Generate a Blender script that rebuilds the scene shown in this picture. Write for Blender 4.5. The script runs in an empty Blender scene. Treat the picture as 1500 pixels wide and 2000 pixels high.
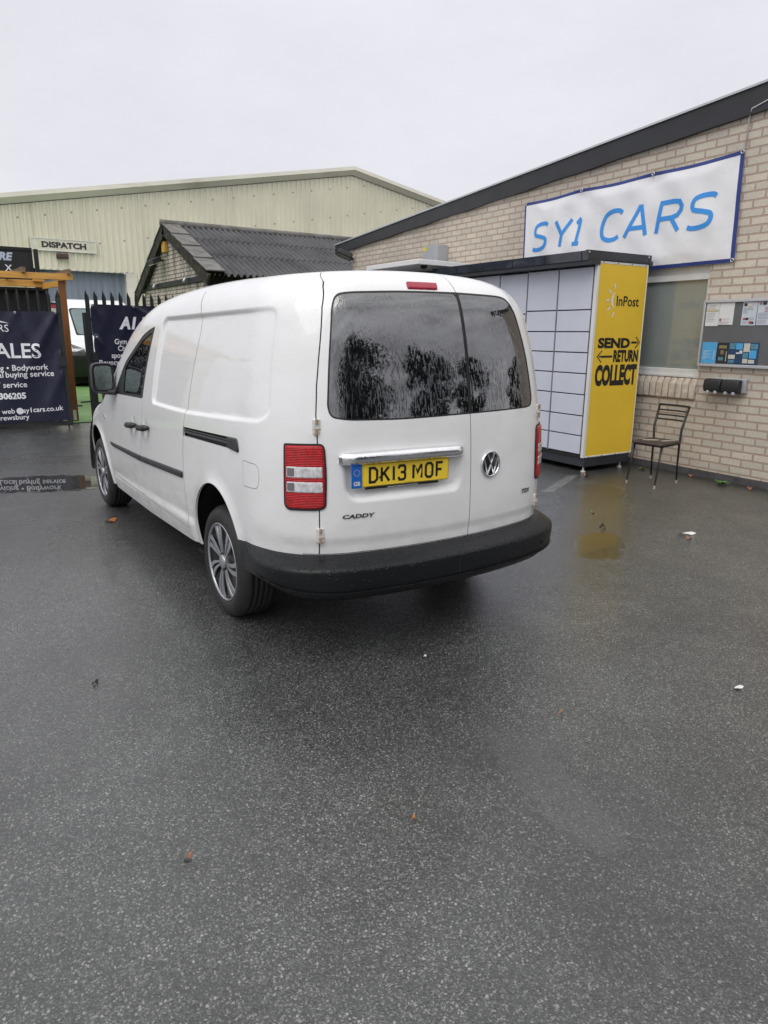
import bpy, math, random
import numpy as np
from mathutils import Vector, Matrix
from mathutils.geometry import delaunay_2d_cdt

SC = bpy.context.scene
COL = SC.collection
rad = math.radians
random.seed(4)
RNG = np.random.default_rng(7)

# ------------------------------------------------------------------ camera
CAMP = (-2.1330, -3.5905, 1.5599)
YAW, PITCH, ROLL, FPX = 0.5816, 0.2525, 0.0081, 1359.3


def cam_axes():
    cy, sy, cp, sp = math.cos(YAW), math.sin(YAW), math.cos(PITCH), math.sin(PITCH)
    f = np.array([sy * cp, cy * cp, -sp])
    r = np.array([cy, -sy, 0.0])
    u = np.cross(r, f)
    cr, sr = math.cos(ROLL), math.sin(ROLL)
    return cr * r + sr * u, -sr * r + cr * u, f


cd = bpy.data.cameras.new("camera")
cam = bpy.data.objects.new("camera", cd)
COL.objects.link(cam)
r_, u_, f_ = cam_axes()
cam.matrix_world = Matrix(((r_[0], u_[0], -f_[0], CAMP[0]), (r_[1], u_[1], -f_[1], CAMP[1]),
                           (r_[2], u_[2], -f_[2], CAMP[2]), (0, 0, 0, 1)))
cd.sensor_fit = 'VERTICAL'
cd.sensor_height = 24.0
cd.lens = FPX / 2000.0 * 24.0
cd.clip_start = 0.05
cd.clip_end = 900
SC.camera = cam

# ------------------------------------------------------------------ world: bright overcast
SUN_EL, SUN_AZ = rad(56), rad(234)      # azimuth clockwise from +Y: light comes from behind-left of the camera
world = bpy.data.worlds.new("World")
SC.world = world
world.use_nodes = True
wt = world.node_tree
wt.nodes.clear()
wo = wt.nodes.new("ShaderNodeOutputWorld")
bg = wt.nodes.new("ShaderNodeBackground")
bg.inputs[1].default_value = 0.1
sky = wt.nodes.new("ShaderNodeTexSky")
sky.sky_type = 'NISHITA'
sky.sun_disc = False
sky.sun_elevation = SUN_EL
sky.sun_rotation = SUN_AZ
tc = wt.nodes.new("ShaderNodeTexCoord")
sep = wt.nodes.new("ShaderNodeSeparateXYZ")
wt.links.new(tc.outputs['Generated'], sep.inputs[0])
ramp = wt.nodes.new("ShaderNodeValToRGB")          # cloud luminance by elevation (overcast: brighter overhead)
e = ramp.color_ramp.elements
e[0].position = 0.0
e[0].color = (0.61, 0.61, 0.65, 1)
e[1].position = 1.0
e[1].color = (1.0, 1.0, 1.0, 1)
for pos, c in ((0.12, (0.64, 0.64, 0.683)), (0.38, (0.665, 0.665, 0.71)), (0.62, (0.84, 0.84, 0.87))):
    q = e.new(pos)
    q.color = (*c, 1)
wt.links.new(sep.outputs[2], ramp.inputs[0])
noi = wt.nodes.new("ShaderNodeTexNoise")
noi.inputs['Scale'].default_value = 3.2
noi.inputs['Detail'].default_value = 6
noi.inputs['Roughness'].default_value = 0.62
mpw = wt.nodes.new("ShaderNodeMapping")
mpw.inputs['Scale'].default_value = (1, 1, 2.4)
wt.links.new(tc.outputs['Generated'], mpw.inputs[0])
wt.links.new(mpw.outputs[0], noi.inputs[0])
cr1 = wt.nodes.new("ShaderNodeMapRange")           # cloud modelling grows towards -Y (the broken side of the cloud deck)
cr1.inputs['From Min'].default_value = 0.32
cr1.inputs['From Max'].default_value = 0.70
cr1.inputs['To Min'].default_value = 0.55
cr1.inputs['To Max'].default_value = 1.6
wt.links.new(noi.outputs[0], cr1.inputs[0])
gate = wt.nodes.new("ShaderNodeMapRange")
gate.inputs['From Min'].default_value = 0.05
gate.inputs['From Max'].default_value = -0.35
gate.inputs['To Min'].default_value = 0.09
gate.inputs['To Max'].default_value = 0.8
wt.links.new(sep.outputs[1], gate.inputs[0])
mixn = wt.nodes.new("ShaderNodeMix")
mixn.data_type = 'FLOAT'
mixn.inputs[2].default_value = 1.0
wt.links.new(gate.outputs[0], mixn.inputs[0])
wt.links.new(cr1.outputs[0], mixn.inputs[3])
mul = wt.nodes.new("ShaderNodeVectorMath")
mul.operation = 'SCALE'
wt.links.new(ramp.outputs[0], mul.inputs[0])
m10 = wt.nodes.new("ShaderNodeMath")
m10.operation = 'MULTIPLY'
m10.inputs[1].default_value = 11.5
wt.links.new(mixn.outputs[0], m10.inputs[0])
wt.links.new(m10.outputs[0], mul.inputs['Scale'])
mixs = wt.nodes.new("ShaderNodeMix")
mixs.data_type = 'RGBA'
mixs.inputs[0].default_value = 0.96
wt.links.new(sky.outputs[0], mixs.inputs[6])
wt.links.new(mul.outputs[0], mixs.inputs[7])
wt.links.new(mixs.outputs[2], bg.inputs[0])
wt.links.new(bg.outputs[0], wo.inputs[0])

# ------------------------------------------------------------------ sun, very soft behind the cloud
sl = bpy.data.lights.new("sun", 'SUN')
sl.energy = 1.25
sl.angle = rad(50)
sl.color = (1.0, 0.975, 0.94)
sun = bpy.data.objects.new("sun", sl)
COL.objects.link(sun)
sd = Vector((math.sin(SUN_AZ) * math.cos(SUN_EL), math.cos(SUN_AZ) * math.cos(SUN_EL), math.sin(SUN_EL)))
sun.rotation_euler = sd.to_track_quat('Z', 'Y').to_euler()
sun.location = (-8, -8, 12)

SC.view_settings.view_transform = 'Standard'
SC.view_settings.look = 'None'
SC.view_settings.exposure = 0.12
SC.view_settings.gamma = 1.0
SC.view_settings.use_curve_mapping = False
SC.cycles.use_denoising = True
SC.cycles.max_bounces = 8
SC.cycles.transparent_max_bounces = 12

# ------------------------------------------------------------------ helpers
OFF = {}


def tag(o, label=None, cat=None, group=None, kind=None):
    if label:
        o["label"] = label
    if cat:
        o["category"] = cat
    if group:
        o["group"] = group
    if kind:
        o["kind"] = kind
    return o


def thing(name, label, cat, loc, group=None):
    o = bpy.data.objects.new(name, None)
    o.empty_display_size = 0.2
    COL.objects.link(o)
    o.location = loc
    OFF[o.name] = np.array(loc, float)
    return tag(o, label, cat, group)


def build(name, V, Fc, m, parent=None, smooth=False, normals=None, bevel=0, seg=2, loc=None, label=None):
    V = np.asarray(V, float).reshape(-1, 3)
    if parent is not None:
        off = OFF[parent.name]
    else:
        off = np.array(loc, float) if loc is not None else np.array(
            [(V[:, 0].min() + V[:, 0].max()) / 2, (V[:, 1].min() + V[:, 1].max()) / 2, V[:, 2].min()])
    me = bpy.data.meshes.new(name)
    me.from_pydata((V - off).tolist(), [], [list(map(int, f)) for f in Fc])
    me.update()
    o = bpy.data.objects.new(name, me)
    COL.objects.link(o)
    if parent is not None:
        o.parent = parent
    else:
        o.location = off
    OFF[o.name] = off
    if m is not None:
        for mm in (m if isinstance(m, (list, tuple)) else [m]):
            me.materials.append(mm)
    if smooth:
        me.polygons.foreach_set('use_smooth', [True] * len(me.polygons))
    if normals is not None:
        me.normals_split_custom_set_from_vertices([tuple(n) for n in normals])
    if bevel:
        b = o.modifiers.new("bevel", 'BEVEL')
        b.width = bevel
        b.segments = seg
        b.limit_method = 'ANGLE'
        b.angle_limit = rad(35)
        b.harden_normals = False
        me.polygons.foreach_set('use_smooth', [True] * len(me.polygons))
        try:
            me.set_sharp_from_angle(angle=rad(50))
        except Exception:
            pass
    if label:
        o["label"] = label
    return o


class MB:
    def __init__(s):
        s.v = []
        s.f = []

    def add(s, V, Fc):
        b = len(s.v)
        s.v.extend([tuple(map(float, p)) for p in V])
        s.f.extend([[int(i) + b for i in f] for f in Fc])
        return s

    def box(s, a, b):
        (x0, y0, z0), (x1, y1, z1) = a, b
        return s.add([(x0, y0, z0), (x1, y0, z0), (x1, y1, z0), (x0, y1, z0), (x0, y0, z1), (x1, y0, z1), (x1, y1, z1), (x0, y1, z1)],
                     [(0, 3, 2, 1), (4, 5, 6, 7), (0, 1, 5, 4), (1, 2, 6, 5), (2, 3, 7, 6), (3, 0, 4, 7)])

    def obox(s, o, u, v, w):
        """box from corner o with edge vectors u, v, w (right-handed)"""
        o, u, v, w = [np.array(q, float) for q in (o, u, v, w)]
        P = [o, o + u, o + u + v, o + v, o + w, o + u + w, o + u + v + w, o + v + w]
        Fc = [(0, 3, 2, 1), (4, 5, 6, 7), (0, 1, 5, 4), (1, 2, 6, 5), (2, 3, 7, 6), (3, 0, 4, 7)]
        if np.dot(np.cross(u, v), w) < 0:
            Fc = [f[::-1] for f in Fc]
        return s.add(P, Fc)

    def bar(s, a, b, w, h, up=(0, 0, 1)):
        """bar of section w x h from a to b"""
        a, b, up = np.array(a, float), np.array(b, float), np.array(up, float)
        d = b - a
        d = d / np.linalg.norm(d)
        r = np.cross(d, up)
        r /= np.linalg.norm(r)
        t = np.cross(r, d)
        return s.obox(a - r * w / 2 - t * h / 2, b - a, r * w, t * h)

    def tube(s, path, r, n=10, caps=True):
        P = np.array(path, float)
        m = len(P)
        rr = np.full(m, r, float) if np.isscalar(r) else np.array(r, float)
        V = []
        prev = None
        for i in range(m):
            d = P[min(i + 1, m - 1)] - P[max(i - 1, 0)]
            d /= np.linalg.norm(d) + 1e-12
            if prev is None:
                a = np.array([0, 0, 1.0]) if abs(d[2]) < .9 else np.array([1.0, 0, 0])
                e1 = np.cross(d, a)
            else:
                e1 = prev - d * np.dot(prev, d)
            e1 /= np.linalg.norm(e1)
            prev = e1
            e2 = np.cross(d, e1)
            for k in range(n):
                t = 2 * math.pi * k / n
                V.append(P[i] + rr[i] * (math.cos(t) * e1 + math.sin(t) * e2))
        Fc = []
        for i in range(m - 1):
            for k in range(n):
                Fc.append((i * n + k, i * n + (k + 1) % n, (i + 1) * n + (k + 1) % n, (i + 1) * n + k))
        if caps:
            Fc.append(tuple(range(n))[::-1])
            Fc.append(tuple(range((m - 1) * n, m * n)))
        return s.add(V, Fc)

    def lathe(s, prof, c, ax, e1, n=48):
        """prof: (radius, along) pairs, revolved about axis ax through c"""
        c, ax, e1 = [np.array(q, float) for q in (c, ax, e1)]
        e2 = np.cross(ax, e1)
        V = []
        for (r, h) in prof:
            for k in range(n):
                t = 2 * math.pi * k / n
                V.append(c + ax * h + r * (math.cos(t) * e1 + math.sin(t) * e2))
        Fc = []
        for i in range(len(prof) - 1):
            for k in range(n):
                Fc.append((i * n + k, i * n + (k + 1) % n, (i + 1) * n + (k + 1) % n, (i + 1) * n + k))
        return s.add(V, Fc)

    def prism(s, poly, o, u, v, w):
        """2D poly in frame o+u*a+v*b, extruded by vector w"""
        o, u, v, w = [np.array(q, float) for q in (o, u, v, w)]
        n = len(poly)
        A = [o + u * a + v * b for a, b in poly]
        B = [p + w for p in A]
        area = sum(poly[i][0] * poly[(i + 1) % n][1] - poly[(i + 1) % n][0] * poly[i][1] for i in range(n))
        flip = (np.dot(np.cross(u, v), w) > 0) == (area > 0)
        Fc = [tuple(range(n))[::-1], tuple(range(n, 2 * n))] + [(i, (i + 1) % n, n + (i + 1) % n, n + i) for i in range(n)]
        if not flip:
            Fc = [f[::-1] for f in Fc]
        return s.add(A + B, Fc)

    def done(s, name, m, parent=None, **k):
        return build(name, s.v, s.f, m, parent, **k)


def sm(t):
    t = np.clip(t, 0, 1)
    return t * t * (3 - 2 * t)


# ------------------------------------------------------------------ materials
class NT:
    def __init__(s, name):
        s.m = bpy.data.materials.new(name)
        s.m.use_nodes = True
        s.t = s.m.node_tree
        s.b = s.t.nodes["Principled BSDF"]
        s.out = s.t.nodes["Material Output"]

    def n(s, typ, **k):
        nd = s.t.nodes.new("ShaderNode" + typ)
        for a, v in k.items():
            setattr(nd, a, v)
        return nd

    def l(s, a, b):
        s.t.links.new(a, b)

    def set(s, nd, **k):
        for a, v in k.items():
            nd.inputs[a.replace('_', ' ')].default_value = v
        return nd

    def noise(s, vec, scale, detail=3, rough=.5):
        nd = s.n("TexNoise")
        s.set(nd, Scale=scale, Detail=detail, Roughness=rough)
        if vec is not None:
            s.l(vec, nd.inputs['Vector'])
        return nd.outputs[0]

    def rng(s, val, a, b, c, d):
        nd = s.n("MapRange")
        s.l(val, nd.inputs[0])
        for i, v in enumerate((a, b, c, d)):
            nd.inputs[i + 1].default_value = v
        return nd.outputs[0]

    def math(s, op, a, b=None):
        nd = s.n("Math", operation=op)
        for i, q in enumerate((a, b)):
            if q is None:
                continue
            if isinstance(q, (int, float)):
                nd.inputs[i].default_value = q
            else:
                s.l(q, nd.inputs[i])
        return nd.outputs[0]

    def mix(s, fac, a, b):
        nd = s.n("Mix", data_type='RGBA')
        for i, q in ((0, fac), (6, a), (7, b)):
            if isinstance(q, (int, float)):
                nd.inputs[i].default_value = q
            elif isinstance(q, tuple):
                nd.inputs[i].default_value = (*q, 1) if len(q) == 3 else q
            else:
                s.l(q, nd.inputs[i])
        return nd.outputs[2]

    def mapping(s, vec, scale=(1, 1, 1), rot=(0, 0, 0), loc=(0, 0, 0)):
        nd = s.n("Mapping")
        nd.inputs['Scale'].default_value = scale
        nd.inputs['Rotation'].default_value = rot
        nd.inputs['Location'].default_value = loc
        s.l(vec, nd.inputs[0])
        return nd.outputs[0]

    def bump(s, h, strength=.3, dist=.01, nrm=None):
        nd = s.n("Bump")
        nd.inputs['Strength'].default_value = strength
        nd.inputs['Distance'].default_value = dist
        s.l(h, nd.inputs['Height'])
        if nrm is not None:
            s.l(nrm, nd.inputs['Normal'])
        return nd.outputs[0]

    def coords(s):
        return s.n("TexCoord").outputs['Object']


def P(name, col, rough=.5, metal=0., spec=.5, coat=0., coat_rough=.04, var=.12, vs=6., bump=0., bs=60., bd=.003, em=None):
    """general painted / solid surface: colour with slow and fine variation, varied gloss, light bump"""
    n = NT(name)
    b = n.b
    v = n.coords()
    f = n.noise(v, vs, 5, .6)
    k = n.rng(f, .3, .7, 1 - var, 1 + var * .6)
    hsv = n.n("HueSaturation")
    hsv.inputs['Color'].default_value = (*col, 1)
    n.l(k, hsv.inputs['Value'])
    n.l(hsv.outputs[0], b.inputs['Base Color'])
    rr = n.rng(n.noise(v, vs * 2.3, 4, .6), .3, .7, max(.02, rough - .07), min(1, rough + .07))
    n.l(rr, b.inputs['Roughness'])
    b.inputs['Metallic'].default_value = metal
    b.inputs['Specular IOR Level'].default_value = spec
    b.inputs['Coat Weight'].default_value = coat
    b.inputs['Coat Roughness'].default_value = coat_rough
    if bump:
        n.l(n.bump(n.noise(v, bs, 4, .6), bump, bd), b.inputs['Normal'])
    return n.m


def m_paint():
    n = NT("white_van_paint")
    v = n.coords()
    b = n.b
    dirt = n.noise(n.mapping(v, (1.2, 1.2, 2.5)), 2.2, 6, .65)
    sz = n.n("SeparateXYZ")
    n.l(v, sz.inputs[0])
    spray = n.noise(n.mapping(v, (9, 5, 14)), 1., 6, .7)
    low = n.math('MULTIPLY', n.rng(n.math('ADD', sz.outputs[2], n.math('MULTIPLY', dirt, .35)), .98, .52, 0, 1), n.rng(spray, .40, .66, 0, .5))
    c_ = n.mix(n.rng(dirt, .45, .8, 0, .55), (.825, .825, .825), (.69, .685, .67))
    n.l(n.mix(low, c_, (.44, .42, .385)), b.inputs['Base Color'])
    b.inputs['Roughness'].default_value = .30
    b.inputs['Coat Weight'].default_value = .8
    b.inputs['Coat Roughness'].default_value = .03
    # beads of rain
    vo = n.n("TexVoronoi", feature='F1')
    n.set(vo, Scale=135., Randomness=1.)
    n.l(v, vo.inputs['Vector'])
    r = n.n("SeparateColor")
    n.l(vo.outputs['Color'], r.inputs[0])
    on = n.math('GREATER_THAN', r.outputs[0], .72)
    dome = n.rng(vo.outputs['Distance'], .16, .42, 1, 0)
    h = n.math('MULTIPLY', dome, on)
    n.l(n.bump(h, .30, .0018), b.inputs['Normal'])
    n.l(n.bump(h, .6, .0018), b.inputs['Coat Normal'])
    return n.m


def m_asphalt():
    n = NT("wet_asphalt")
    b = n.b
    v0 = n.n("NewGeometry").outputs['Position']
    # irregular chippings: cells of two sizes on a wobbled position
    wn = n.n("TexNoise")
    n.set(wn, Scale=95., Detail=3.)
    n.l(v0, wn.inputs[0])
    ws = n.n("VectorMath", operation='SCALE')
    n.l(wn.outputs[1], ws.inputs[0])
    ws.inputs['Scale'].default_value = .011
    va = n.n("VectorMath", operation='ADD')
    n.l(v0, va.inputs[0])
    n.l(ws.outputs[0], va.inputs[1])
    v = va.outputs[0]
    vo = n.n("TexVoronoi", feature='F1')
    n.set(vo, Scale=175., Randomness=1.)
    n.l(v, vo.inputs['Vector'])
    sc = n.n("SeparateColor")
    n.l(vo.outputs['Color'], sc.inputs[0])
    rp = n.n("ValToRGB")
    n.l(sc.outputs[0], rp.inputs[0])
    e = rp.color_ramp.elements
    e[0].position = 0
    e[0].color = (.025, .027, .027, 1)
    e[1].position = 1
    e[1].color = (.31, .315, .295, 1)
    for p, c in ((.35, (.064, .068, .067)), (.70, (.108, .113, .109)), (.90, (.185, .19, .182))):
        q = e.new(p)
        q.color = (*c, 1)
    binder = n.rng(vo.outputs['Distance'], .36, .66, 0, .8)
    c0 = n.mix(binder, rp.outputs[0], (.022, .023, .021))
    v2 = n.n("TexVoronoi", feature='F1')
    n.set(v2, Scale=88., Randomness=1.)
    n.l(v, v2.inputs['Vector'])
    s2 = n.n("SeparateColor")
    n.l(v2.outputs['Color'], s2.inputs[0])
    pale = n.math('MULTIPLY', n.math('GREATER_THAN', s2.outputs[0], .84), n.rng(v2.outputs['Distance'], .26, .42, 1, 0))
    c1 = n.mix(n.math('MULTIPLY', pale, n.rng(s2.outputs[1], 0, 1, .25, 1)), c0, (.33, .335, .315))
    v = v0
    # patches: worn / darker areas, old spills
    big = n.noise(v, .55, 5, .6)
    mid = n.noise(v, 3.1, 5, .65)
    k = n.math('MULTIPLY', n.rng(big, .3, .7, .62, 1.32), n.rng(mid, .25, .75, .72, 1.24))
    hsv = n.n("HueSaturation")
    n.l(c1, hsv.inputs['Color'])
    n.l(k, hsv.inputs['Value'])
    # mossy damp along the foot of the brick wall
    sw = n.n("SeparateXYZ")
    n.l(v, sw.inputs[0])
    wm = n.rng(n.math('ADD', sw.outputs[0], n.math('MULTIPLY', n.noise(v, 2.2, 5, .65), .7)), 4.85, 5.35, 0, .85)
    hs2 = n.mix(wm, hsv.outputs[0], (.020, .023, .013))
    # puddles: ellipses with ragged edges where water stands
    sx = n.n("SeparateXYZ")
    n.l(v, sx.inputs[0])
    wob = n.math('ADD', n.math('MULTIPLY', n.math('SUBTRACT', n.noise(v, 2.6, 5, .6), .5), 2.4), n.math('MULTIPLY', n.math('SUBTRACT', n.noise(v, 14., 4, .65), .5), 1.6))
    tot = None
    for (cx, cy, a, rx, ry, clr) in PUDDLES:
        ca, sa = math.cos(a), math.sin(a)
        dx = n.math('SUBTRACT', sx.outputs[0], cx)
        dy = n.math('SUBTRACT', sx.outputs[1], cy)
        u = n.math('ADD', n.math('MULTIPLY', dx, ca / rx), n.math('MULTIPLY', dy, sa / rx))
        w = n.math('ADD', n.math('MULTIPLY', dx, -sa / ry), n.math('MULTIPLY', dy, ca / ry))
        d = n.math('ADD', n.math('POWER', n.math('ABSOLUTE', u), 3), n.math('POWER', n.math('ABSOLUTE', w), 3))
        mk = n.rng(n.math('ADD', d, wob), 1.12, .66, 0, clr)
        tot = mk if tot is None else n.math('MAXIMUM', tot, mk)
    # thin film of rain: glossier where the surface lies low
    film = n.rng(n.math('ADD', n.math('MULTIPLY', n.noise(v, .55, 4, .6), .7), n.math('MULTIPLY', n.noise(v, 3.6, 4, .6), .3)), .40, .60, 0, 1)
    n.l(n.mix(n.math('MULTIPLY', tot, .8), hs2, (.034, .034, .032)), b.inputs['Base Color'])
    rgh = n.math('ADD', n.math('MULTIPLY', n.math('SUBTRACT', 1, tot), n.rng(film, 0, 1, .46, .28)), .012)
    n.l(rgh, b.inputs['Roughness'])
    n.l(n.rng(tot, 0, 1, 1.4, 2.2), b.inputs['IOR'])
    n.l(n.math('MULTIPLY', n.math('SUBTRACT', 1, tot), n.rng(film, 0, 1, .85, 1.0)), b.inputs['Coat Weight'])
    n.l(n.rng(film, 0, 1, .24, .12), b.inputs['Coat Roughness'])
    b.inputs['Coat IOR'].default_value = 1.65
    hgt = n.math('MULTIPLY', n.math('ADD', n.rng(vo.outputs['Distance'], 0, .6, 1, 0), n.math('MULTIPLY', sc.outputs[1], .8)),
                 n.math('SUBTRACT', 1, tot))
    n.l(n.bump(hgt, .7, .0035), b.inputs['Normal'])
    n.l(n.bump(hgt, .22, .0035), b.inputs['Coat Normal'])
    return n.m


def m_brick(name, c1, c2, mortar, bw=.25, bh=.082, ms=.0105, z0=.02, streak=None, rough=.85):
    n = NT(name)
    b = n.b
    g = n.n("NewGeometry").outputs['Position']
    s = n.n("SeparateXYZ")
    n.l(g, s.inputs[0])
    cb = n.n("CombineXYZ")
    n.l(n.math('ADD', s.outputs[0], s.outputs[1]), cb.inputs[0])
    n.l(n.math('SUBTRACT', s.outputs[2], z0), cb.inputs[1])
    wv = n.n("VectorMath", operation='ADD')
    n.l(cb.outputs[0], wv.inputs[0])
    wn = n.n("TexNoise")
    n.set(wn, Scale=9., Detail=2.)
    n.l(g, wn.inputs[0])
    wsc = n.n("VectorMath", operation='SCALE')
    n.l(wn.outputs[1], wsc.inputs[0])
    wsc.inputs['Scale'].default_value = .008
    n.l(wsc.outputs[0], wv.inputs[1])
    bt = n.n("TexBrick")
    bt.offset = .5
    n.set(bt, Scale=1., Brick_Width=bw, Row_Height=bh, Mortar_Size=ms, Mortar_Smooth=.25, Bias=0.)
    bt.inputs['Color1'].default_value = (*c1, 1)
    bt.inputs['Color2'].default_value = (*c2, 1)
    bt.inputs['Mortar'].default_value = (*mortar, 1)
    n.l(wv.outputs[0], bt.inputs['Vector'])
    fine = n.noise(g, 45., 5, .7)
    slow = n.noise(g, .9, 5, .6)
    k = n.math('MULTIPLY', n.rng(fine, .25, .75, .84, 1.12), n.rng(slow, .3, .7, .88, 1.08))
    if streak:
        st = n.noise(n.mapping(g, (4, 4, .28)), 1.0, 4, .6)
        k = n.math('MULTIPLY', k, n.rng(st, .46, .66, 1, streak))
    hsv = n.n("HueSaturation")
    n.l(bt.outputs['Color'], hsv.inputs['Color'])
    n.l(k, hsv.inputs['Value'])
    n.l(hsv.outputs[0], b.inputs['Base Color'])
    b.inputs['Roughness'].default_value = rough
    b.inputs['Specular IOR Level'].default_value = .3
    hh = n.math('ADD', n.math('MULTIPLY', n.math('SUBTRACT', 1, bt.outputs['Fac']), 1.), n.math('MULTIPLY', fine, .3))
    n.l(n.bump(hh, .8, .008), b.inputs['Normal'])
    return n.m


def m_glass(name, tint, refl=.06, rough=.01, drops=False):
    """see-through tinted pane"""
    n = NT(name)
    n.t.nodes.remove(n.b)
    tr = n.n("BsdfTransparent")
    tr.inputs[0].default_value = (*tint, 1)
    gl = n.n("BsdfGlossy")
    gl.inputs['Roughness'].default_value = rough
    fr = n.n("Fresnel")
    fr.inputs[0].default_value = 1.5
    mx = n.n("MixShader")
    n.l(n.math('ADD', fr.outputs[0], refl), mx.inputs[0])
    n.l(tr.outputs[0], mx.inputs[1])
    n.l(gl.outputs[0], mx.inputs[2])
    if drops:
        v = n.coords()
        vo = n.n("TexVoronoi", feature='F1')
        n.set(vo, Scale=70., Randomness=1.)
        n.l(v, vo.inputs['Vector'])
        r = n.n("SeparateColor")
        n.l(vo.outputs['Color'], r.inputs[0])
        h = n.math('MULTIPLY', n.rng(vo.outputs['Distance'], .12, .4, 1, 0), n.math('GREATER_THAN', r.outputs[0], .55))
        bm = n.bump(h, .6, .004)
        n.l(bm, gl.inputs['Normal'])
        df = n.n("BsdfDiffuse")
        df.inputs[0].default_value = (.5, .55, .55, 1)
        m2 = n.n("MixShader")
        n.l(n.math('MULTIPLY', h, .14), m2.inputs[0])
        n.l(mx.outputs[0], m2.inputs[1])
        n.l(df.outputs[0], m2.inputs[2])
        n.l(m2.outputs[0], n.out.inputs[0])
    else:
        n.l(mx.outputs[0], n.out.inputs[0])
    return n.m


def m_rearglass():
    """dark privacy glass running with rain"""
    n = NT("rain_streaked_dark_glass")
    b = n.b
    v = n.coords()
    b.inputs['Base Color'].default_value = (.012, .013, .016, 1)
    b.inputs['IOR'].default_value = 2.6
    b.inputs['Roughness'].default_value = .03
    st = n.noise(n.mapping(v, (120, 120, 13)), 1.0, 3, .55)
    br = n.noise(v, 5.5, 3, .6)
    th = n.math('ADD', st, n.math('MULTIPLY', n.math('SUBTRACT', br, .5), .35))
    h = n.rng(th, .54, .63, 0, 1)
    n.l(n.bump(h, .075, .004), b.inputs['Normal'])
    n.l(n.rng(h, 0, 1, .03, .12), b.inputs['Roughness'])
    n.l(n.mix(n.math('MULTIPLY', h, .40), (.005, .006, .008), (.10, .105, .12)), b.inputs['Base Color'])
    return n.m


def m_lens(name, col, rib=(0, 0, 260), strength=.5):
    n = NT(name)
    b = n.b
    v = n.coords()
    wv = n.n("TexWave", wave_type='BANDS', bands_direction='DIAGONAL')
    n.set(wv, Scale=1., Distortion=0.)
    n.l(n.mapping(v, rib), wv.inputs['Vector'])
    cell = n.noise(v, 55., 3, .6)
    n.l(n.mix(n.rng(cell, .3, .7, 0, 1), tuple(c * .62 for c in col), tuple(min(1, c * 1.15) for c in col)), b.inputs['Base Color'])
    b.inputs['Roughness'].default_value = .25
    b.inputs['Specular IOR Level'].default_value = .2
    b.inputs['Coat Weight'].default_value = .55
    b.inputs['Coat Roughness'].default_value = .03
    n.l(n.bump(wv.outputs['Fac'], strength, .004), b.inputs['Normal'])
    return n.m


def m_leafy(name, c1, c2):
    n = NT(name)
    b = n.b
    f = n.noise(n.coords(), 1.3, 4, .6)
    n.l(n.mix(n.rng(f, .35, .65, 0, 1), c1, c2), b.inputs['Base Color'])
    b.inputs['Roughness'].default_value = .6
    return n.m


def m_rubber_bumper():
    """grained black plastic covered in rain beads"""
    n = NT("wet_black_plastic")
    b = n.b
    v = n.coords()
    b.inputs['Base Color'].default_value = (.010, .011, .013, 1)
    b.inputs['Specular IOR Level'].default_value = .28
    vo = n.n("TexVoronoi", feature='F1')
    n.set(vo, Scale=72., Randomness=1.)
    n.l(v, vo.inputs['Vector'])
    r = n.n("SeparateColor")
    n.l(vo.outputs['Color'], r.inputs[0])
    nz = n.n("SeparateXYZ")
    n.l(n.n("NewGeometry").outputs['Normal'], nz.inputs[0])
    h = n.math('MULTIPLY', n.rng(vo.outputs['Distance'], .2, .46, 1, 0), n.math('GREATER_THAN', r.outputs[0], n.rng(nz.outputs[2], .0, .35, .93, .42)))
    n.l(n.rng(h, 0, 1, .36, .10), b.inputs['Roughness'])
    n.l(n.bump(h, .8, .004), b.inputs['Normal'])
    return n.m


def m_cloth(name, col, rough=.42, var=.1):
    n = NT(name)
    b = n.b
    v = n.coords()
    f = n.noise(v, 3.5, 5, .6)
    hsv = n.n("HueSaturation")
    hsv.inputs['Color'].default_value = (*col, 1)
    n.l(n.rng(f, .3, .7, 1 - var, 1 + var), hsv.inputs['Value'])
    n.l(hsv.outputs[0], b.inputs['Base Color'])
    b.inputs['Roughness'].default_value = rough
    h = n.math('ADD', n.math('MULTIPLY', n.noise(v, 7., 4, .55), 1.), n.math('MULTIPLY', n.noise(v, 40., 3, .5), .06))
    n.l(n.bump(h, .25, .02), b.inputs['Normal'])
    return n.m


def m_wood(name, c1, c2, stretch=(2, 30, 30)):
    n = NT(name)
    b = n.b
    v = n.coords()
    f = n.noise(n.mapping(v, stretch), 1.2, 5, .65)
    n.l(n.mix(n.rng(f, .3, .7, 0, 1), c1, c2), b.inputs['Base Color'])
    b.inputs['Roughness'].default_value = .5
    n.l(n.bump(f, .25, .004), b.inputs['Normal'])
    return n.m


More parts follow.
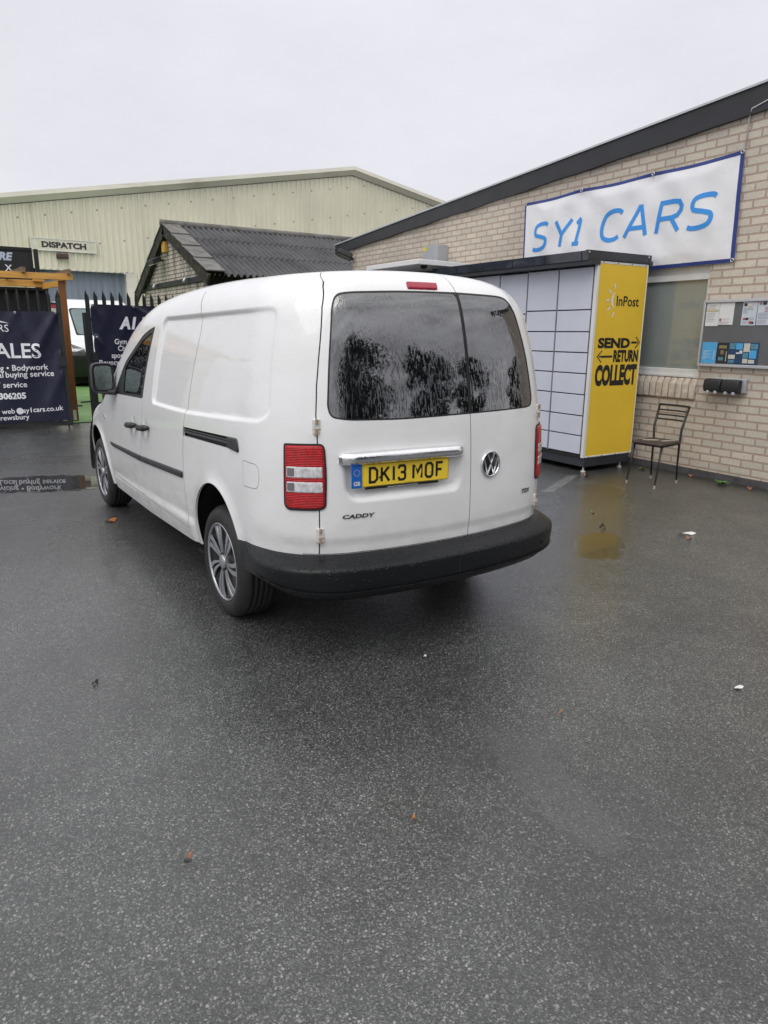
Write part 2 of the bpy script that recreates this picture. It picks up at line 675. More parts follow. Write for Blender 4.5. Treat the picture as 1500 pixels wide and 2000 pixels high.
def m_streaky(name, col, dark, rough=.5, metal=0., streak=(3, 3, .15), s0=.5, s1=.75, spots=0.):
    """sheet metal with rain streaks and fixings' stains"""
    n = NT(name)
    b = n.b
    v = n.n("NewGeometry").outputs['Position']
    f = n.noise(n.mapping(v, streak), 1.0, 5, .65)
    g = n.noise(v, .45, 4, .6)
    a = n.mix(n.rng(f, s0, s1, 0, 1), col, dark)
    hsv = n.n("HueSaturation")
    n.l(a, hsv.inputs['Color'])
    n.l(n.rng(g, .3, .7, .9, 1.08), hsv.inputs['Value'])
    res = hsv.outputs[0]
    if spots:                                   # rows of fixing screws and the laps between sheets
        sx = n.n("SeparateXYZ")
        n.l(v, sx.inputs[0])
        fu = n.math('MULTIPLY', n.math('SUBTRACT', n.math('FRACT', n.math('MULTIPLY', sx.outputs[0], 1 / .848)), .5), .848)
        fw = n.math('MULTIPLY', n.math('SUBTRACT', n.math('FRACT', n.math('MULTIPLY', n.math('ADD', sx.outputs[2], n.math('MULTIPLY', sx.outputs[0], -.18)), 1 / 1.1)), .5), 1.1)
        dd = n.math('SQRT', n.math('ADD', n.math('POWER', fu, 2), n.math('POWER', fw, 2)))
        dot = n.math('MULTIPLY', n.math('LESS_THAN', dd, .032), .8)
        res = n.mix(dot, res, (.16, .14, .10))
    n.l(res, b.inputs['Base Color'])
    b.inputs['Roughness'].default_value = rough
    b.inputs['Metallic'].default_value = metal
    return n.m


# where water stands on the yard: centre x, y, rotation, half sizes
PUDDLES = [(-1.20, 4.33, rad(-25), .80, .45, 1.), (2.03, -.24, rad(37), .40, .21, .93),
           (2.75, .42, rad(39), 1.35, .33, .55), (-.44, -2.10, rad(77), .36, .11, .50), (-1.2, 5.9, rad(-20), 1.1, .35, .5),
           (-1.75, .9, rad(80), 2.0, .62, .32), (1.45, -.40, rad(30), .55, .28, .42), (3.2, -1.2, rad(20), .8, .2, .4)]

M = dict(
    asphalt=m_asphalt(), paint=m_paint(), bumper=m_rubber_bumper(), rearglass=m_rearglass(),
    blackplastic=P("black_plastic", (.018, .019, .02), .42, var=.2, bump=.08, bs=300),
    seal=P("rubber_seal", (.012, .012, .013), .5),
    tyre=P("tyre_rubber", (.021, .021, .022), .62, var=.35, vs=14, bump=.2, bs=160),
    silver=P("silver_paint", (.38, .39, .41), .3, metal=.6, var=.1), mullion=P("grey_mullion", (.20, .205, .215), .5),
    hubblack=P("black_hubcap", (.008, .008, .009), .42, spec=.3, var=.1),
    chrome=P("chrome", (.86, .86, .87), .03, metal=1., var=.06, bump=.30, bs=90, bd=.003),
    chrome_s=P("chrome_smooth", (.72, .73, .75), .12, metal=1., var=.05),
    red=m_lens("red_lens", (.50, .004, .009), (0, 0, 82), .6), redplain=m_lens("red_high_lens", (.42, .02, .05), (60, 60, 60), .3),
    clear=m_lens("clear_lens", (.68, .68, .70), (70, 70, 0), 1.),
    cleardark=P("reflector_dark", (.22, .22, .23), .25, metal=.5),
    cabglass=m_glass("cab_glass", (.40, .54, .515), .06, .01, True), screen=m_glass("windscreen_glass", (.70, .82, .79), .05),
    mirror=P("mirror_glass", (.50, .60, .57), .05, metal=1., var=.2, vs=30, bump=.15, bs=120, bd=.002),
    dark=P("dark_interior", (.02, .021, .022), .8), seatm=P("seat_fabric", (.045, .047, .05), .9, bump=.2),
    under=P("underbody", (.012, .012, .012), .8), railm=P("rail_metal", (.10, .10, .105), .4, metal=.5),
    plate=P("plate_yellow", (.90, .64, .05), .35, var=.05), blue=P("plate_blue", (.01, .13, .52), .4, var=.05),
    ink=P("black_ink", (.012, .012, .013), .45), white=P("white_plastic", (.78, .78, .77), .4, var=.05),
    inkfaint=P("grey_ink", (.30, .30, .31), .6), badge=P("badge_metal", (.045, .045, .048), .35, metal=.3),
    hinge=P("dirty_white_metal", (.66, .65, .62), .5, var=.2, vs=60), rustmetal=P("rusty_knuckle", (.36, .25, .16), .7, var=.6, vs=90),
    brick=m_brick("buff_brick", (.66, .59, .49), (.56, .505, .435), (.45, .345, .275)),
    brick2=m_brick("stained_pale_brick", (.62, .56, .48), (.54, .49, .42), (.19, .155, .125), bw=.225, bh=.085, ms=.011, z0=0., streak=.42),
    sillbrick=P("sill_brick", (.56, .49, .41), .85, var=.3, vs=14, bump=.5, bs=60, bd=.006),
    mortar=P("mortar", (.30, .22, .17), .9, var=.2),
    fascia=P("black_gloss_board", (.022, .023, .026), .35, var=.25, vs=3, bump=.35, bs=14, bd=.006),
    plinth=P("dark_plinth", (.085, .08, .085), .8, var=.35, vs=9, bump=.5, bs=30, bd=.01),
    upvc=P("white_upvc", (.70, .70, .68), .35, var=.1),
    alu=P("aluminium_frame", (.56, .57, .59), .38, metal=.5, var=.06),
    board=P("grey_board", (.125, .125, .132), .65, var=.06),
    officeglass=None, banner=m_cloth("white_vinyl", (.84, .84, .855), .45, .05), hem=m_cloth("navy_hem", (.022, .045, .22), .5),
    skyblue=P("blue_lettering", (.045, .31, .80), .45, var=.06), eyelet=P("eyelet_metal", (.55, .55, .56), .3, metal=1.),
    lockwhite=P("locker_white", (.63, .65, .74), .38, var=.04), locktrim=P("locker_trim", (.74, .74, .72), .4, var=.04),
    yellow=P("locker_yellow", (.87, .58, .042), .42, var=.06, vs=1.5), anth=P("anthracite_metal", (.035, .039, .048), .3, var=.12, vs=3),
    anthg=P("anthracite_gloss", (.045, .052, .068), .10, coat=1., var=.35, vs=5), gap=P("gap_dark", (.02, .02, .021), .8),
    paper=P("paper", (.74, .74, .73), .7, var=.05), paperblue=P("paper_pale_blue", (.58, .63, .70), .7, var=.05),
    cyan=P("print_cyan", (.08, .40, .74), .6, var=.12, vs=40), pblack=P("print_black", (.025, .024, .026), .6),
    cream=P("print_cream", (.60, .58, .50), .6, var=.12, vs=40), pnavy=P("print_navy", (.02, .06, .14), .5, var=.4, vs=50),
    pteal=P("print_teal", (.10, .28, .38), .5, var=.5, vs=40), pred=P("print_red", (.42, .06, .08), .6), pgold=P("print_gold", (.62, .52, .24), .6),
    chairmetal=P("black_chair_metal", (.014, .014, .015), .4, var=.3), seatboard=P("worn_brown_seat", (.05, .036, .03), .45, var=.5, vs=12, bump=.3),
    foam=P("exposed_foam", (.60, .55, .47), .9, var=.2, vs=30), rust=P("worn_tip", (.45, .42, .38), .6, var=.4, vs=60),
    lamp=P("floodlight_black", (.02, .02, .022), .5), lampglass=P("lamp_glass", (.18, .19, .18), .1, var=.2),
    greybox=P("grey_enclosure", (.40, .42, .44), .45, var=.05), sticker=P("yellow_sticker", (.80, .60, .05), .5),
    cable=P("pale_cable", (.62, .62, .63), .5), levergrey=P("lever_grey", (.42, .44, .50), .4), sockback=P("socket_back", (.40, .41, .42), .5),
    clad=m_streaky("cream_cladding", (.775, .745, .59), (.65, .625, .49), .5, streak=(2.2, 2.2, .10), s0=.52, s1=.8, spots=1.),
    trim=m_streaky("cream_flashing", (.79, .765, .65), (.55, .52, .43), .5, streak=(.5, .5, 2), s0=.5, s1=.8),
    shutter=m_streaky("grey_shutter", (.255, .30, .36), (.17, .20, .245), .45, streak=(6, 6, .3)),
    signcream=P("sign_cream", (.68, .65, .52), .5), brown=P("brown_lamp", (.10, .06, .055), .5),
    sheet=m_streaky("cement_sheet", (.090, .089, .094), (.042, .042, .044), .75, streak=(1.2, 1.2, 1.2), s0=.42, s1=.7),
    slab=m_streaky("mossy_verge_slab", (.19, .18, .175), (.10, .098, .075), .85, streak=(5, 5, 5), s0=.42, s1=.66),
    moss=m_streaky("mossy_bargeboard", (.016, .016, .016), (.062, .056, .020), .85, streak=(7, 7, 7), s0=.48, s1=.62),
    blackpaint=P("black_painted_steel", (.016, .017, .018), .45, var=.25, vs=8), blacktimber=P("black_timber", (.012, .013, .015), .6, var=.4),
    amber=P("alarm_box_amber", (.58, .34, .05), .5), navy=m_cloth("navy_vinyl", (.010, .011, .033), .28, .12),
    lettering=P("white_lettering", (.80, .81, .85), .5, var=.03), hirelet=P("pale_blue_lettering", (.55, .63, .76), .45, var=.2, vs=12),
    pine=m_wood("orange_timber", (.80, .44, .10), (.58, .28, .06), (2, 30, 30)), pinepost=m_wood("brown_post_timber", (.30, .115, .028), (.20, .07, .018), (30, 30, 2)),
    pinedark=m_wood("dark_rafter", (.14, .09, .055), (.30, .19, .10), (30, 2, 30)),
    turf=m_leafy("artificial_turf", (.12, .245, .065), (.18, .33, .11)), vanwhite=P("far_van_white", (.78, .79, .80), .35, coat=.5, var=.03),
    vanscreen=P("far_van_screen", (.20, .27, .27), .15, var=.2, vs=3), headl=P("headlamp", (.45, .45, .46), .15, metal=.5, var=.5, vs=25),
    linepaint=None, leafy=m_leafy("dark_foliage", (.014, .024, .008), (.035, .055, .016)), bark=P("bark", (.05, .04, .03), .9),
    weed=m_leafy("weed_green", (.06, .17, .02), (.12, .28, .05)), orange=P("autumn_leaf", (.50, .16, .03), .6, var=.4, vs=40),
    litter=P("litter_white", (.70, .71, .70), .6), clump=P("wet_clump", (.008, .008, .008), .7), brownleaf=P("brown_leaf", (.30, .13, .07), .6, var=.3, vs=40),
)


def m_office():
    n = NT("office_window_glass")
    b = n.b
    v = n.coords()
    n.l(n.mix(n.rng(n.noise(v, 1.2, 3, .5), .3, .7, 0, 1), (.24, .27, .255), (.30, .33, .315)), b.inputs['Base Color'])
    b.inputs['Roughness'].default_value = .025
    b.inputs['IOR'].default_value = 1.9
    return n.m


def m_line():
    n = NT("worn_line_paint")
    v = n.n("NewGeometry").outputs['Position']
    f = n.noise(v, 60., 5, .75)
    tr = n.n("BsdfTransparent")
    mx = n.n("MixShader")
    n.b.inputs['Base Color'].default_value = (.55, .55, .53, 1)
    n.b.inputs['Roughness'].default_value = .5
    n.l(n.rng(f, .48, .66, 0, .9), mx.inputs[0])
    n.l(tr.outputs[0], mx.inputs[1])
    n.l(n.b.outputs[0], mx.inputs[2])
    n.l(mx.outputs[0], n.out.inputs[0])
    return n.m


M['officeglass'] = m_office()
M['linepaint'] = m_line()


# ------------------------------------------------------------------ lettering
def text_geo(s, bold=0., shear=0., space=1.):
    """flat glyph mesh: verts (x, y) with cap height 1, baseline 0, left edge 0"""
    def mesh_of(t):
        cu = bpy.data.curves.new("glyphs", 'FONT')
        cu.body = t
        cu.offset = bold
        cu.shear = shear
        cu.space_character = space
        cu.resolution_u = 3
        cu.fill_mode = 'FRONT'
        o = bpy.data.objects.new("glyphs", cu)
        COL.objects.link(o)
        dg = bpy.context.evaluated_depsgraph_get()
        me = bpy.data.meshes.new_from_object(o.evaluated_get(dg))
        V = np.array([v.co[:2] for v in me.vertices]).reshape(-1, 2)
        Fc = [list(p.vertices) for p in me.polygons]
        bpy.data.objects.remove(o)
        bpy.data.curves.remove(cu)
        bpy.data.meshes.remove(me)
        return V, Fc
    H, _ = mesh_of("H")
    k = 1 / (H[:, 1].max() - H[:, 1].min())
    V, Fc = mesh_of(s)
    V = V * k
    V[:, 1] -= H[:, 1].min() * k
    V[:, 0] -= V[:, 0].min()
    return V, Fc


def ribbon(pts, w, closed=False):
    """2D stroke of width w along pts -> verts, quads"""
    p = np.array(pts, float)
    n = len(p)
    L, Rr = [], []
    for i in range(n):
        if closed:
            a, b = p[(i - 1) % n], p[(i + 1) % n]
            d0, d1 = p[i] - a, b - p[i]
        else:
            d0 = p[i] - p[i - 1] if i > 0 else p[1] - p[0]
            d1 = p[i + 1] - p[i] if i < n - 1 else p[-1] - p[-2]
        d0 = d0 / (np.linalg.norm(d0) + 1e-12)
        d1 = d1 / (np.linalg.norm(d1) + 1e-12)
        n0, n1 = np.array([-d0[1], d0[0]]), np.array([-d1[1], d1[0]])
        m = n0 + n1
        q = np.dot(m, m)
        m = m * (2 / q) if q > .55 else n0 * 1.0
        L.append(p[i] + m * w / 2)
        Rr.append(p[i] - m * w / 2)
    V = np.array(L + Rr)
    Fc = [(i, n + i, n + (i + 1) % n, (i + 1) % n) for i in range(n if closed else n - 1)]
    return V, Fc


def cat(pts, k=8):
    p = np.array(pts, float)
    q = np.vstack([2 * p[0] - p[1], p, 2 * p[-1] - p[-2]])
    out = []
    for i in range(1, len(q) - 2):
        for t in np.linspace(0, 1, k, endpoint=False):
            a, b, c, d = q[i - 1], q[i], q[i + 1], q[i + 2]
            out.append(.5 * ((2 * b) + (c - a) * t + (2 * a - 5 * b + 4 * c - d) * t * t + (3 * b - a - 3 * c + d) * t ** 3))
    out.append(q[-2])
    return np.array(out)


def text_on(name, s, fn, h, m, parent, align='L', bold=0., shear=0., width=None, space=1., x0=0., y0=0.):
    """fn(x, y) -> world point; h cap height; x0/y0 the baseline anchor"""
    V, Fc = text_geo(s, bold, shear, space)
    V = V * h
    if width:
        V[:, 0] *= width / V[:, 0].max()
    if align == 'R':
        V[:, 0] -= V[:, 0].max()
    elif align == 'C':
        V[:, 0] -= V[:, 0].max() / 2
    W = [fn(x0 + a, y0 + b) for a, b in V]
    return build(name, W, Fc, m, parent)


def resample(line, step, closed=False):
    q = np.asarray(line, float)
    if closed:
        q = np.vstack([q, q[:1]])
    out = []
    for i in range(len(q) - 1):
        k = max(1, int(math.ceil(np.linalg.norm(q[i + 1] - q[i]) / step)))
        for j in range(k):
            out.append(q[i] + (q[i + 1] - q[i]) * j / k)
    if not closed:
        out.append(q[-1])
    return np.array(out)


def roundpoly(poly, r, k=5):
    """fillet the corners of a polygon"""
    q = np.asarray(poly, float)
    n = len(q)
    rr = [r] * n if np.isscalar(r) else r
    out = []
    for i in range(n):
        a, b, c = q[i - 1], q[i], q[(i + 1) % n]
        u, v = a - b, c - b
        lu, lv = np.linalg.norm(u), np.linalg.norm(v)
        u, v = u / lu, v / lv
        d = min(rr[i], .49 * lu, .49 * lv)
        if d <= 1e-6:
            out.append(b)
            continue
        for t in np.linspace(0, 1, k):
            out.append((1 - t) ** 2 * (b + u * d) + 2 * t * (1 - t) * b + t * t * (b + v * d))
    return np.array(out)

# ================================================================== ground
def sheet(name, pts, z, m, kind='structure'):
    o = build(name, [(x, y, z) for x, y in pts], [tuple(range(len(pts)))], m, loc=(0, 0, 0))
    return tag(o, kind=kind)


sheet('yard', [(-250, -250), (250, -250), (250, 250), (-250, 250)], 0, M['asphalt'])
sheet('artificial_grass', [(-6, 9.42), (2.95, 9.36), (2.95, 17.2), (6, 17.3), (6, 23.9), (-6, 23.9)], .012, M['turf'])
sheet('parking_line', [(2.98, 1.30), (3.10, 1.235), (3.98, 1.68), (3.90, 1.76)], .004, M['linepaint'])

# ================================================================== brick office building on the right
TH = rad(1.27)
WD = np.array([math.sin(TH), math.cos(TH), 0.])
WN = np.array([-math.cos(TH), math.sin(TH), 0.])
W0 = np.array([5.17, 1.9, 0.])


def wp(s, z, o=0.):
    return W0 + WD * s + WN * o + np.array([0, 0, z])


def ztop(s):
    return 3.93 - (s + 1.168) * (3.93 - 3.263) / (7.668 + 1.168)


S0, S1 = -4.7, 7.06
wa, wb, wz0, wz1 = -.785, 1.45, .857, 2.292
office = thing('office_building', 'low buff brick building with a black sloping roof edge, behind the yellow parcel locker', 'building', wp(0, 0))
mb = MB()
zb_ = -.02


def quad(*p):
    mb.add([wp(*q) for q in p], [(3, 2, 1, 0)])


quad((S0, zb_), (wa, zb_), (wa, ztop(wa) - .05), (S0, ztop(S0) - .05))
quad((wa, zb_), (wb, zb_), (wb, wz0), (wa, wz0))
quad((wa, wz1), (wb, wz1), (wb, ztop(wb) - .05), (wa, ztop(wa) - .05))
quad((wb, zb_), (S1, zb_), (S1, ztop(S1) - .05), (wb, ztop(wb) - .05))
R_ = .115
quad((wa, wz0), (wa, wz0, -R_), (wa, wz1, -R_), (wa, wz1))
quad((wb, wz0, -R_), (wb, wz0), (wb, wz1), (wb, wz1, -R_))
quad((wa, wz1), (wa, wz1, -R_), (wb, wz1, -R_), (wb, wz1))
quad((S1, zb_), (S1, zb_, -9), (S1, ztop(S1) - .05, -9), (S1, ztop(S1) - .05))
quad((S0, zb_, -9), (S0, zb_), (S0, ztop(S0) - .05), (S0, ztop(S0) - .05, -9))
mb.done('wall', M['brick'], office)
mb = MB()
mb.obox(wp(S0 - .005, -.03, -.05), WD * (S1 - S0 + .01), np.array([0, 0, .106]), WN * .058)
mb.done('plinth', M['plinth'], office, bevel=.006)
sa, sb = -5.2, 7.69
# black verge board: its lower edge follows the roof, deeper towards the near end
mb = MB()
V = []
NS = 40
for i in range(NS + 1):
    s_ = sa + (sb - sa) * i / NS
    zt = ztop(s_)
    dep = .165 + (.240 - .165) * (7.69 - s_) / 8.86
    jit = .004 * math.sin(s_ * 5.1) + .003 * math.sin(s_ * 13.7)
    V += [wp(s_, zt - dep + jit, .052), wp(s_, zt + jit * .3, .052), wp(s_, zt + jit * .3, .0), wp(s_, zt - dep + jit, .0)]
Fc = []
for i in range(NS):
    b = 4 * i
    for k in range(4):
        Fc.append((b + k, b + (k + 1) % 4, b + 4 + (k + 1) % 4, b + 4 + k))
Fc += [(0, 3, 2, 1), (4 * NS, 4 * NS + 1, 4 * NS + 2, 4 * NS + 3)]
build('verge_board', V, [f[::-1] for f in Fc], M['fascia'], office)
mb = MB()
q = 1.03
mb.add([wp(sa, ztop(sa) - .0, .075), wp(sb, ztop(sb), .075), wp(sb, ztop(sb) + .022, .075), wp(sa, ztop(sa) + .022, .075),
        wp(sa, ztop(sa) - .0, -9.2), wp(sb, ztop(sb), -9.2), wp(sb, ztop(sb) + .022, -9.2), wp(sa, ztop(sa) + .022, -9.2)],
       [(0, 1, 2, 3)[::-1], (4, 5, 6, 7), (0, 4, 5, 1)[::-1], (3, 2, 6, 7)[::-1], (0, 3, 7, 4)[::-1], (1, 5, 6, 2)[::-1]])
mb.done('roof', M['alu'], office)
# window
wi = MB()
o0 = -.085


def frame_bar(s0, s1, z0, z1, d0=-.085, d1=-.03):
    wi.obox(wp(s0, z0, d0), WD * (s1 - s0), np.array([0, 0, z1 - z0]), WN * (d1 - d0))


frame_bar(wa, wb, 1.090, 1.118, -.11, -.012)
frame_bar(wa, wb, 1.118, 1.182)
frame_bar(wa, wb, 2.150, 2.215)
frame_bar(wa, wb, 2.215, 2.292, -.105, -.05)
frame_bar(wa, wa + .035, 1.182, 2.150)
frame_bar(wb - .06, wb, 1.182, 2.150)
frame_bar(.62, .68, 1.182, 2.150)
win = wi.done('window', M['upvc'], office, bevel=.004)
mb = MB()
mb.add([wp(wa + .03, 1.178, -.062), wp(wb - .05, 1.178, -.062), wp(wb - .05, 2.155, -.062), wp(wa + .03, 2.155, -.062)], [(3, 2, 1, 0)])
mb.done('window_pane', M['officeglass'], win)
# sloping brick-on-edge sill
mb = MB()
mg = MB()
n = int((wb - wa) / .0875)
for i in range(n + 1):
    s_ = wa + .002 + i * .0875
    e_ = min(s_ + .079, wb)
    j = RNG.normal(0, .0015, 4)
    sec = [(-.02 + j[0], 1.090 + j[1]), (.030 + j[2], 1.020 + j[3]), (.030 + j[2], .851 + j[1] * .3), (-.02, .851)]
    V = [wp(s_, z, o) for o, z in sec] + [wp(e_, z, o) for o, z in sec]
    mb.add(V, [(0, 1, 2, 3), (7, 6, 5, 4), (0, 4, 5, 1), (1, 5, 6, 2), (2, 6, 7, 3), (3, 7, 4, 0)])
mg.add([wp(wa, 1.083, -.02), wp(wa, 1.012, .020), wp(wa, .853, .020), wp(wb, 1.083, -.02), wp(wb, 1.012, .020), wp(wb, .853, .020), wp(wa, 1.083, -.11), wp(wb, 1.083, -.11)],
       [(0, 3, 4, 1)[::-1], (1, 4, 5, 2)[::-1], (6, 7, 3, 0)[::-1]])
so = mb.done('sill', M['sillbrick'], office, bevel=.012, seg=2)
mg.done('sill_mortar', M['mortar'], so)

# banner hung on the wall
CT = [(2.157, 3.311), (1.134, 3.339), (.064, 3.348), (-1.028, 3.377)]
CB = [(2.125, 2.262), (1.06, 2.272), (.0, 2.292), (-1.066, 2.299)]


def ban(u, v, o=0.):
    """u 0..1 left to right, v 0..1 bottom to top"""
    k = min(2, int(u * 3))
    f = u * 3 - k
    top = np.array(CT[k]) * (1 - f) + np.array(CT[k + 1]) * f
    bot = np.array(CB[k]) * (1 - f) + np.array(CB[k + 1]) * f
    sagt = -.022 * math.sin(math.pi * f) * (1 if v > .5 else 0) * (v - .5) * 2
    q = bot * (1 - v) + top * v
    # tension folds fan down from the eyelets, gentle sag between them
    w = 0
    for ue in (0, 1 / 3, 2 / 3, 1):
        a = (u - ue) / (.10 + .22 * (1 - v))
        w += .058 * math.exp(-a * a * 5) * v * v
    w += .018 * math.sin(9.1 * u + 5 * v) * (1 - v) * .6 + .007 * math.sin(23 * u - 7 * v) * math.sin(3.1 * v) + .004 * math.sin(41 * u + 13 * v)
    ed = min(u, 1 - u, v, 1 - v) * 8
    bulge = .035 * min(1, ed)
    return wp(q[0], q[1] + sagt, .012 + bulge * .8 - w * .9 * min(1, ed + .15) + .014 + o)


NU, NV = 96, 34


def ban_grid(u0, u1, v0, v1, o, name, m, parent=None, nu=NU, nv=NV):
    V = [ban(u0 + (u1 - u0) * i / nu, v0 + (v1 - v0) * j / nv, o) for j in range(nv + 1) for i in range(nu + 1)]
    Fc = [(j * (nu + 1) + i, j * (nu + 1) + i + 1, (j + 1) * (nu + 1) + i + 1, (j + 1) * (nu + 1) + i) for j in range(nv) for i in range(nu)]
    return build(name, V, Fc, m, parent, smooth=True)


wban = ban_grid(.0, 1, 0, 1, 0, 'wall_banner', M['banner'])
tag(wban, 'white vinyl banner lettered SY1 CARS in blue, hung high on the brick wall', 'banner')
hem = MB()


def hem_strip(u0, u1, v0, v1, n, along):
    for i in range(n):
        a, b = i / n, (i + 1) / n
        if along == 'u':
            ua, ub = u0 + (u1 - u0) * a, u0 + (u1 - u0) * b
            hem.add([ban(ua, v0, .002), ban(ub, v0, .002), ban(ub, v1, .002), ban(ua, v1, .002)], [(0, 1, 2, 3)])
        else:
            va, vb = v0 + (v1 - v0) * a, v0 + (v1 - v0) * b
            hem.add([ban(u0, va, .002), ban(u1, va, .002), ban(u1, vb, .002), ban(u0, vb, .002)], [(0, 1, 2, 3)])


hem_strip(0, 1, .965, 1., 72, 'u')
hem_strip(0, 1, 0, .036, 72, 'u')
hem_strip(0, .008, .036, .965, 30, 'v')
hem_strip(.986, 1., .036, .965, 30, 'v')
hem.done('hem', M['hem'], wban, smooth=True)
for u, v in ((.006, .984), (1 / 3, .984), (2 / 3, .984), (.993, .984), (.993, .018)):
    mb = MB()
    mb.lathe([(.022, .0), (.020, .006), (.012, .006), (.010, -.002)], ban(u, v, .006), WN, WD, 18)
    mb.done('eyelet', M['eyelet'], wban, smooth=True)


def rounded_s(k=7):
    return cat([(1.0, .93), (.82, 1.0), (.40, 1.0), (.10, .93), (.02, .76), (.12, .59), (.40, .53), (.66, .48), (.92, .41), (1.0, .25), (.90, .08), (.58, 0), (.20, 0), (.0, .05)], k)


BG = {
    'S': [(rounded_s(), False)],
    'Y': [([(0, 1), (.5, .46), (1, 1)], False), ([(.5, .48), (.5, 0)], False)],
    '1': [([(.12, .80), (.62, .985), (.62, .0)], False), ([(.10, .03), (1.05, .03)], False)],
    'C': [(cat([(1.0, .90), (.80, 1.0), (.45, 1.0), (.14, .86), (.02, .5), (.14, .14), (.45, 0), (.80, 0), (1.0, .09)], 6), False)],
    'A': [([(0, 0), (.46, 1), (.54, 1), (1, 0)], False), ([(.14, .29), (.86, .29)], False)],
    'R': [([(0, 0), (0, .985), (.55, .985), (.80, .95), (.93, .80), (.93, .66), (.80, .51), (.55, .46), (.0, .46)], False), ([(.55, .46), (1.0, 0)], False)],
}
zt0 = 2.676
for ch, sL, sR in (('S', 1.945, 1.665), ('Y', 1.560, 1.262), ('1', 1.215, 1.062), ('C', .760, .440), ('A', .380, .045), ('R', -.060, -.392), ('S', -.470, -.772)):
    mb = MB()
    ww, hh = sL - sR, .318
    sh_ = .16
    for pts, cl in BG[ch]:
        P2 = np.array([(a * (ww - sh_ * hh * .75) + sh_ * hh * (b - .15), b * hh) for a, b in pts])
        P2 = resample(P2, .03)
        V, Fc = ribbon(P2, .050)
        W = []
        for a, b in V:
            s_ = sL - .012 - a
            z = zt0 + b + .004 * (1.2 - s_)
            u = (2.145 - s_) / 3.19
            v = (z - 2.28) / (3.345 - 2.28)
            # find u, v on the hanging cloth
            for _ in range(3):
                p = ban(u, v)
                es = s_ - np.dot(p - W0, WD)
                ez = z - p[2]
                u -= es / 3.19
                v += ez / 1.065
            W.append(ban(u, v, .004))
        mb.add(W, Fc)
    mb.done('letter', M['skyblue'], wban)

# notice board
nb_ = thing('notice_board', 'aluminium framed grey notice board full of papers on the brick wall', 'notice board', wp(-1.2, 1.23, .02))
b0, b1, z0, z1 = -.787, -1.62, 1.228, 1.927
mb = MB()
mb.obox(wp(b1, z0, .001), WD * (b0 - b1), np.array([0, 0, z1 - z0]), WN * .030)
mb.done('backing_board', M['board'], nb_)
mb = MB()
for s0, s1, a, b in ((b1, b0, z0, z0 + .031), (b1, b0, z1 - .031, z1), (b0 - .024, b0, z0 + .031, z1 - .031), (b1, b1 + .024, z0 + .031, z1 - .031)):
    mb.obox(wp(s0, a, .0), WD * (s1 - s0), np.array([0, 0, b - a]), WN * .050)
mb.done('board_frame', M['alu'], nb_, bevel=.004)


def paper(name, s0, s1, z0, z1, m, label, cat_, tilt=0., o=.034):
    mb = MB()
    cs, cz = (s0 + s1) / 2, (z0 + z1) / 2
    ct, st = math.cos(tilt), math.sin(tilt)

    def f(a, b, oo=0.):
        return wp(cs - (a * ct - b * st), cz + a * st + b * ct, o + oo)
    w, h = (s0 - s1) / 2, (z1 - z0) / 2
    n = 6
    V = [f(-w + 2 * w * i / n, -h + 2 * h * j / n, .004 * abs(math.sin(2.2 * i / n + s0 * 9)) * (1 - j / n)) for j in range(n + 1) for i in range(n + 1)]
    Fc = [(j * 7 + i, j * 7 + i + 1, (j + 1) * 7 + i + 1, (j + 1) * 7 + i) for j in range(n) for i in range(n)]
    ob = build(name, V, Fc, m, smooth=True)
    tag(ob, label, cat_)
    return ob, f, w, h


def marks(ob, f, items):
    """items: (x0, x1, y0, y1, material, name); lines of small print stay one piece of surface pattern"""
    pr = {}
    for x0, x1, y0, y1, m, nm in items:
        q = [f(x0, y0, .0055), f(x1, y0, .0055), f(x1, y1, .0055), f(x0, y1, .0055)]
        if nm.endswith('lines'):
            pr.setdefault((m, nm), MB()).add(q, [(0, 1, 2, 3)])
        else:
            build(nm, q, [(0, 1, 2, 3)], M[m], ob)
    for (m, nm), mb in pr.items():
        mb.done(nm, M[m], ob)


def lines_of(w, x0, x1, y, n, dy, th, m='inkfaint', rag=.25):
    return [(x0, x1 - RNG.random() * rag * (x1 - x0), y - i * dy, y - i * dy + th, m, 'printed_lines') for i in range(n)]


ob, f, w, h = paper('notice', -.822, -.972, 1.655, 1.893, M['paper'], 'creased letter with a gold band, top left corner of the notice board', 'notice', .01)
marks(ob, f, [(-w + .005, w - .004, .036, .052, 'pgold', 'gold_band')] + lines_of(w, -w + .012, w - .02, .095, 3, .018, .003) + lines_of(w, -w + .012, w - .03, .015, 6, .017, .003))
ob, f, w, h = paper('notice', -.974, -1.140, 1.667, 1.894, M['paper'], 'almost blank white sheet with a small red box near its foot', 'notice')
marks(ob, f, [(-w + .012, -w + .034, -.075, -.048, 'pred', 'red_box')] + lines_of(w, -w + .012, w - .02, -.085, 3, .009, .002) + [(a, b, c, d, m, 'address_lines') for a, b, c, d, m, _ in lines_of(w, -w + .04, w - .03, -.052, 2, .012, .002)])
ob, f, w, h = paper('flyer', -1.232, -1.388, 1.660, 1.893, M['paperblue'], 'pale flyer with a black heading and small red and black pictures on the notice board', 'flyer', -.012)
marks(ob, f, [(-w + .014, -w + .046, .078, .104, 'pblack', 'heading'), (-w + .056, .03, .070, .100, 'cream', 'address_block'),
              (-.03, .0, -.062, -.040, 'pblack', 'picture'), (-w + .02, -.032, -.062, -.042, 'pred', 'picture'), (.008, .040, -.098, -.074, 'pred', 'picture'), (.040, .060, -.100, -.078, 'pblack', 'picture')]
      + lines_of(w, -w + .012, -.012, .03, 3, .012, .003) + lines_of(w, -w + .012, w - .02, .052, 2, .01, .003) + lines_of(w, .006, w - .012, -.04, 3, .009, .002) + lines_of(w, -w + .012, 0, -.08, 3, .009, .002))
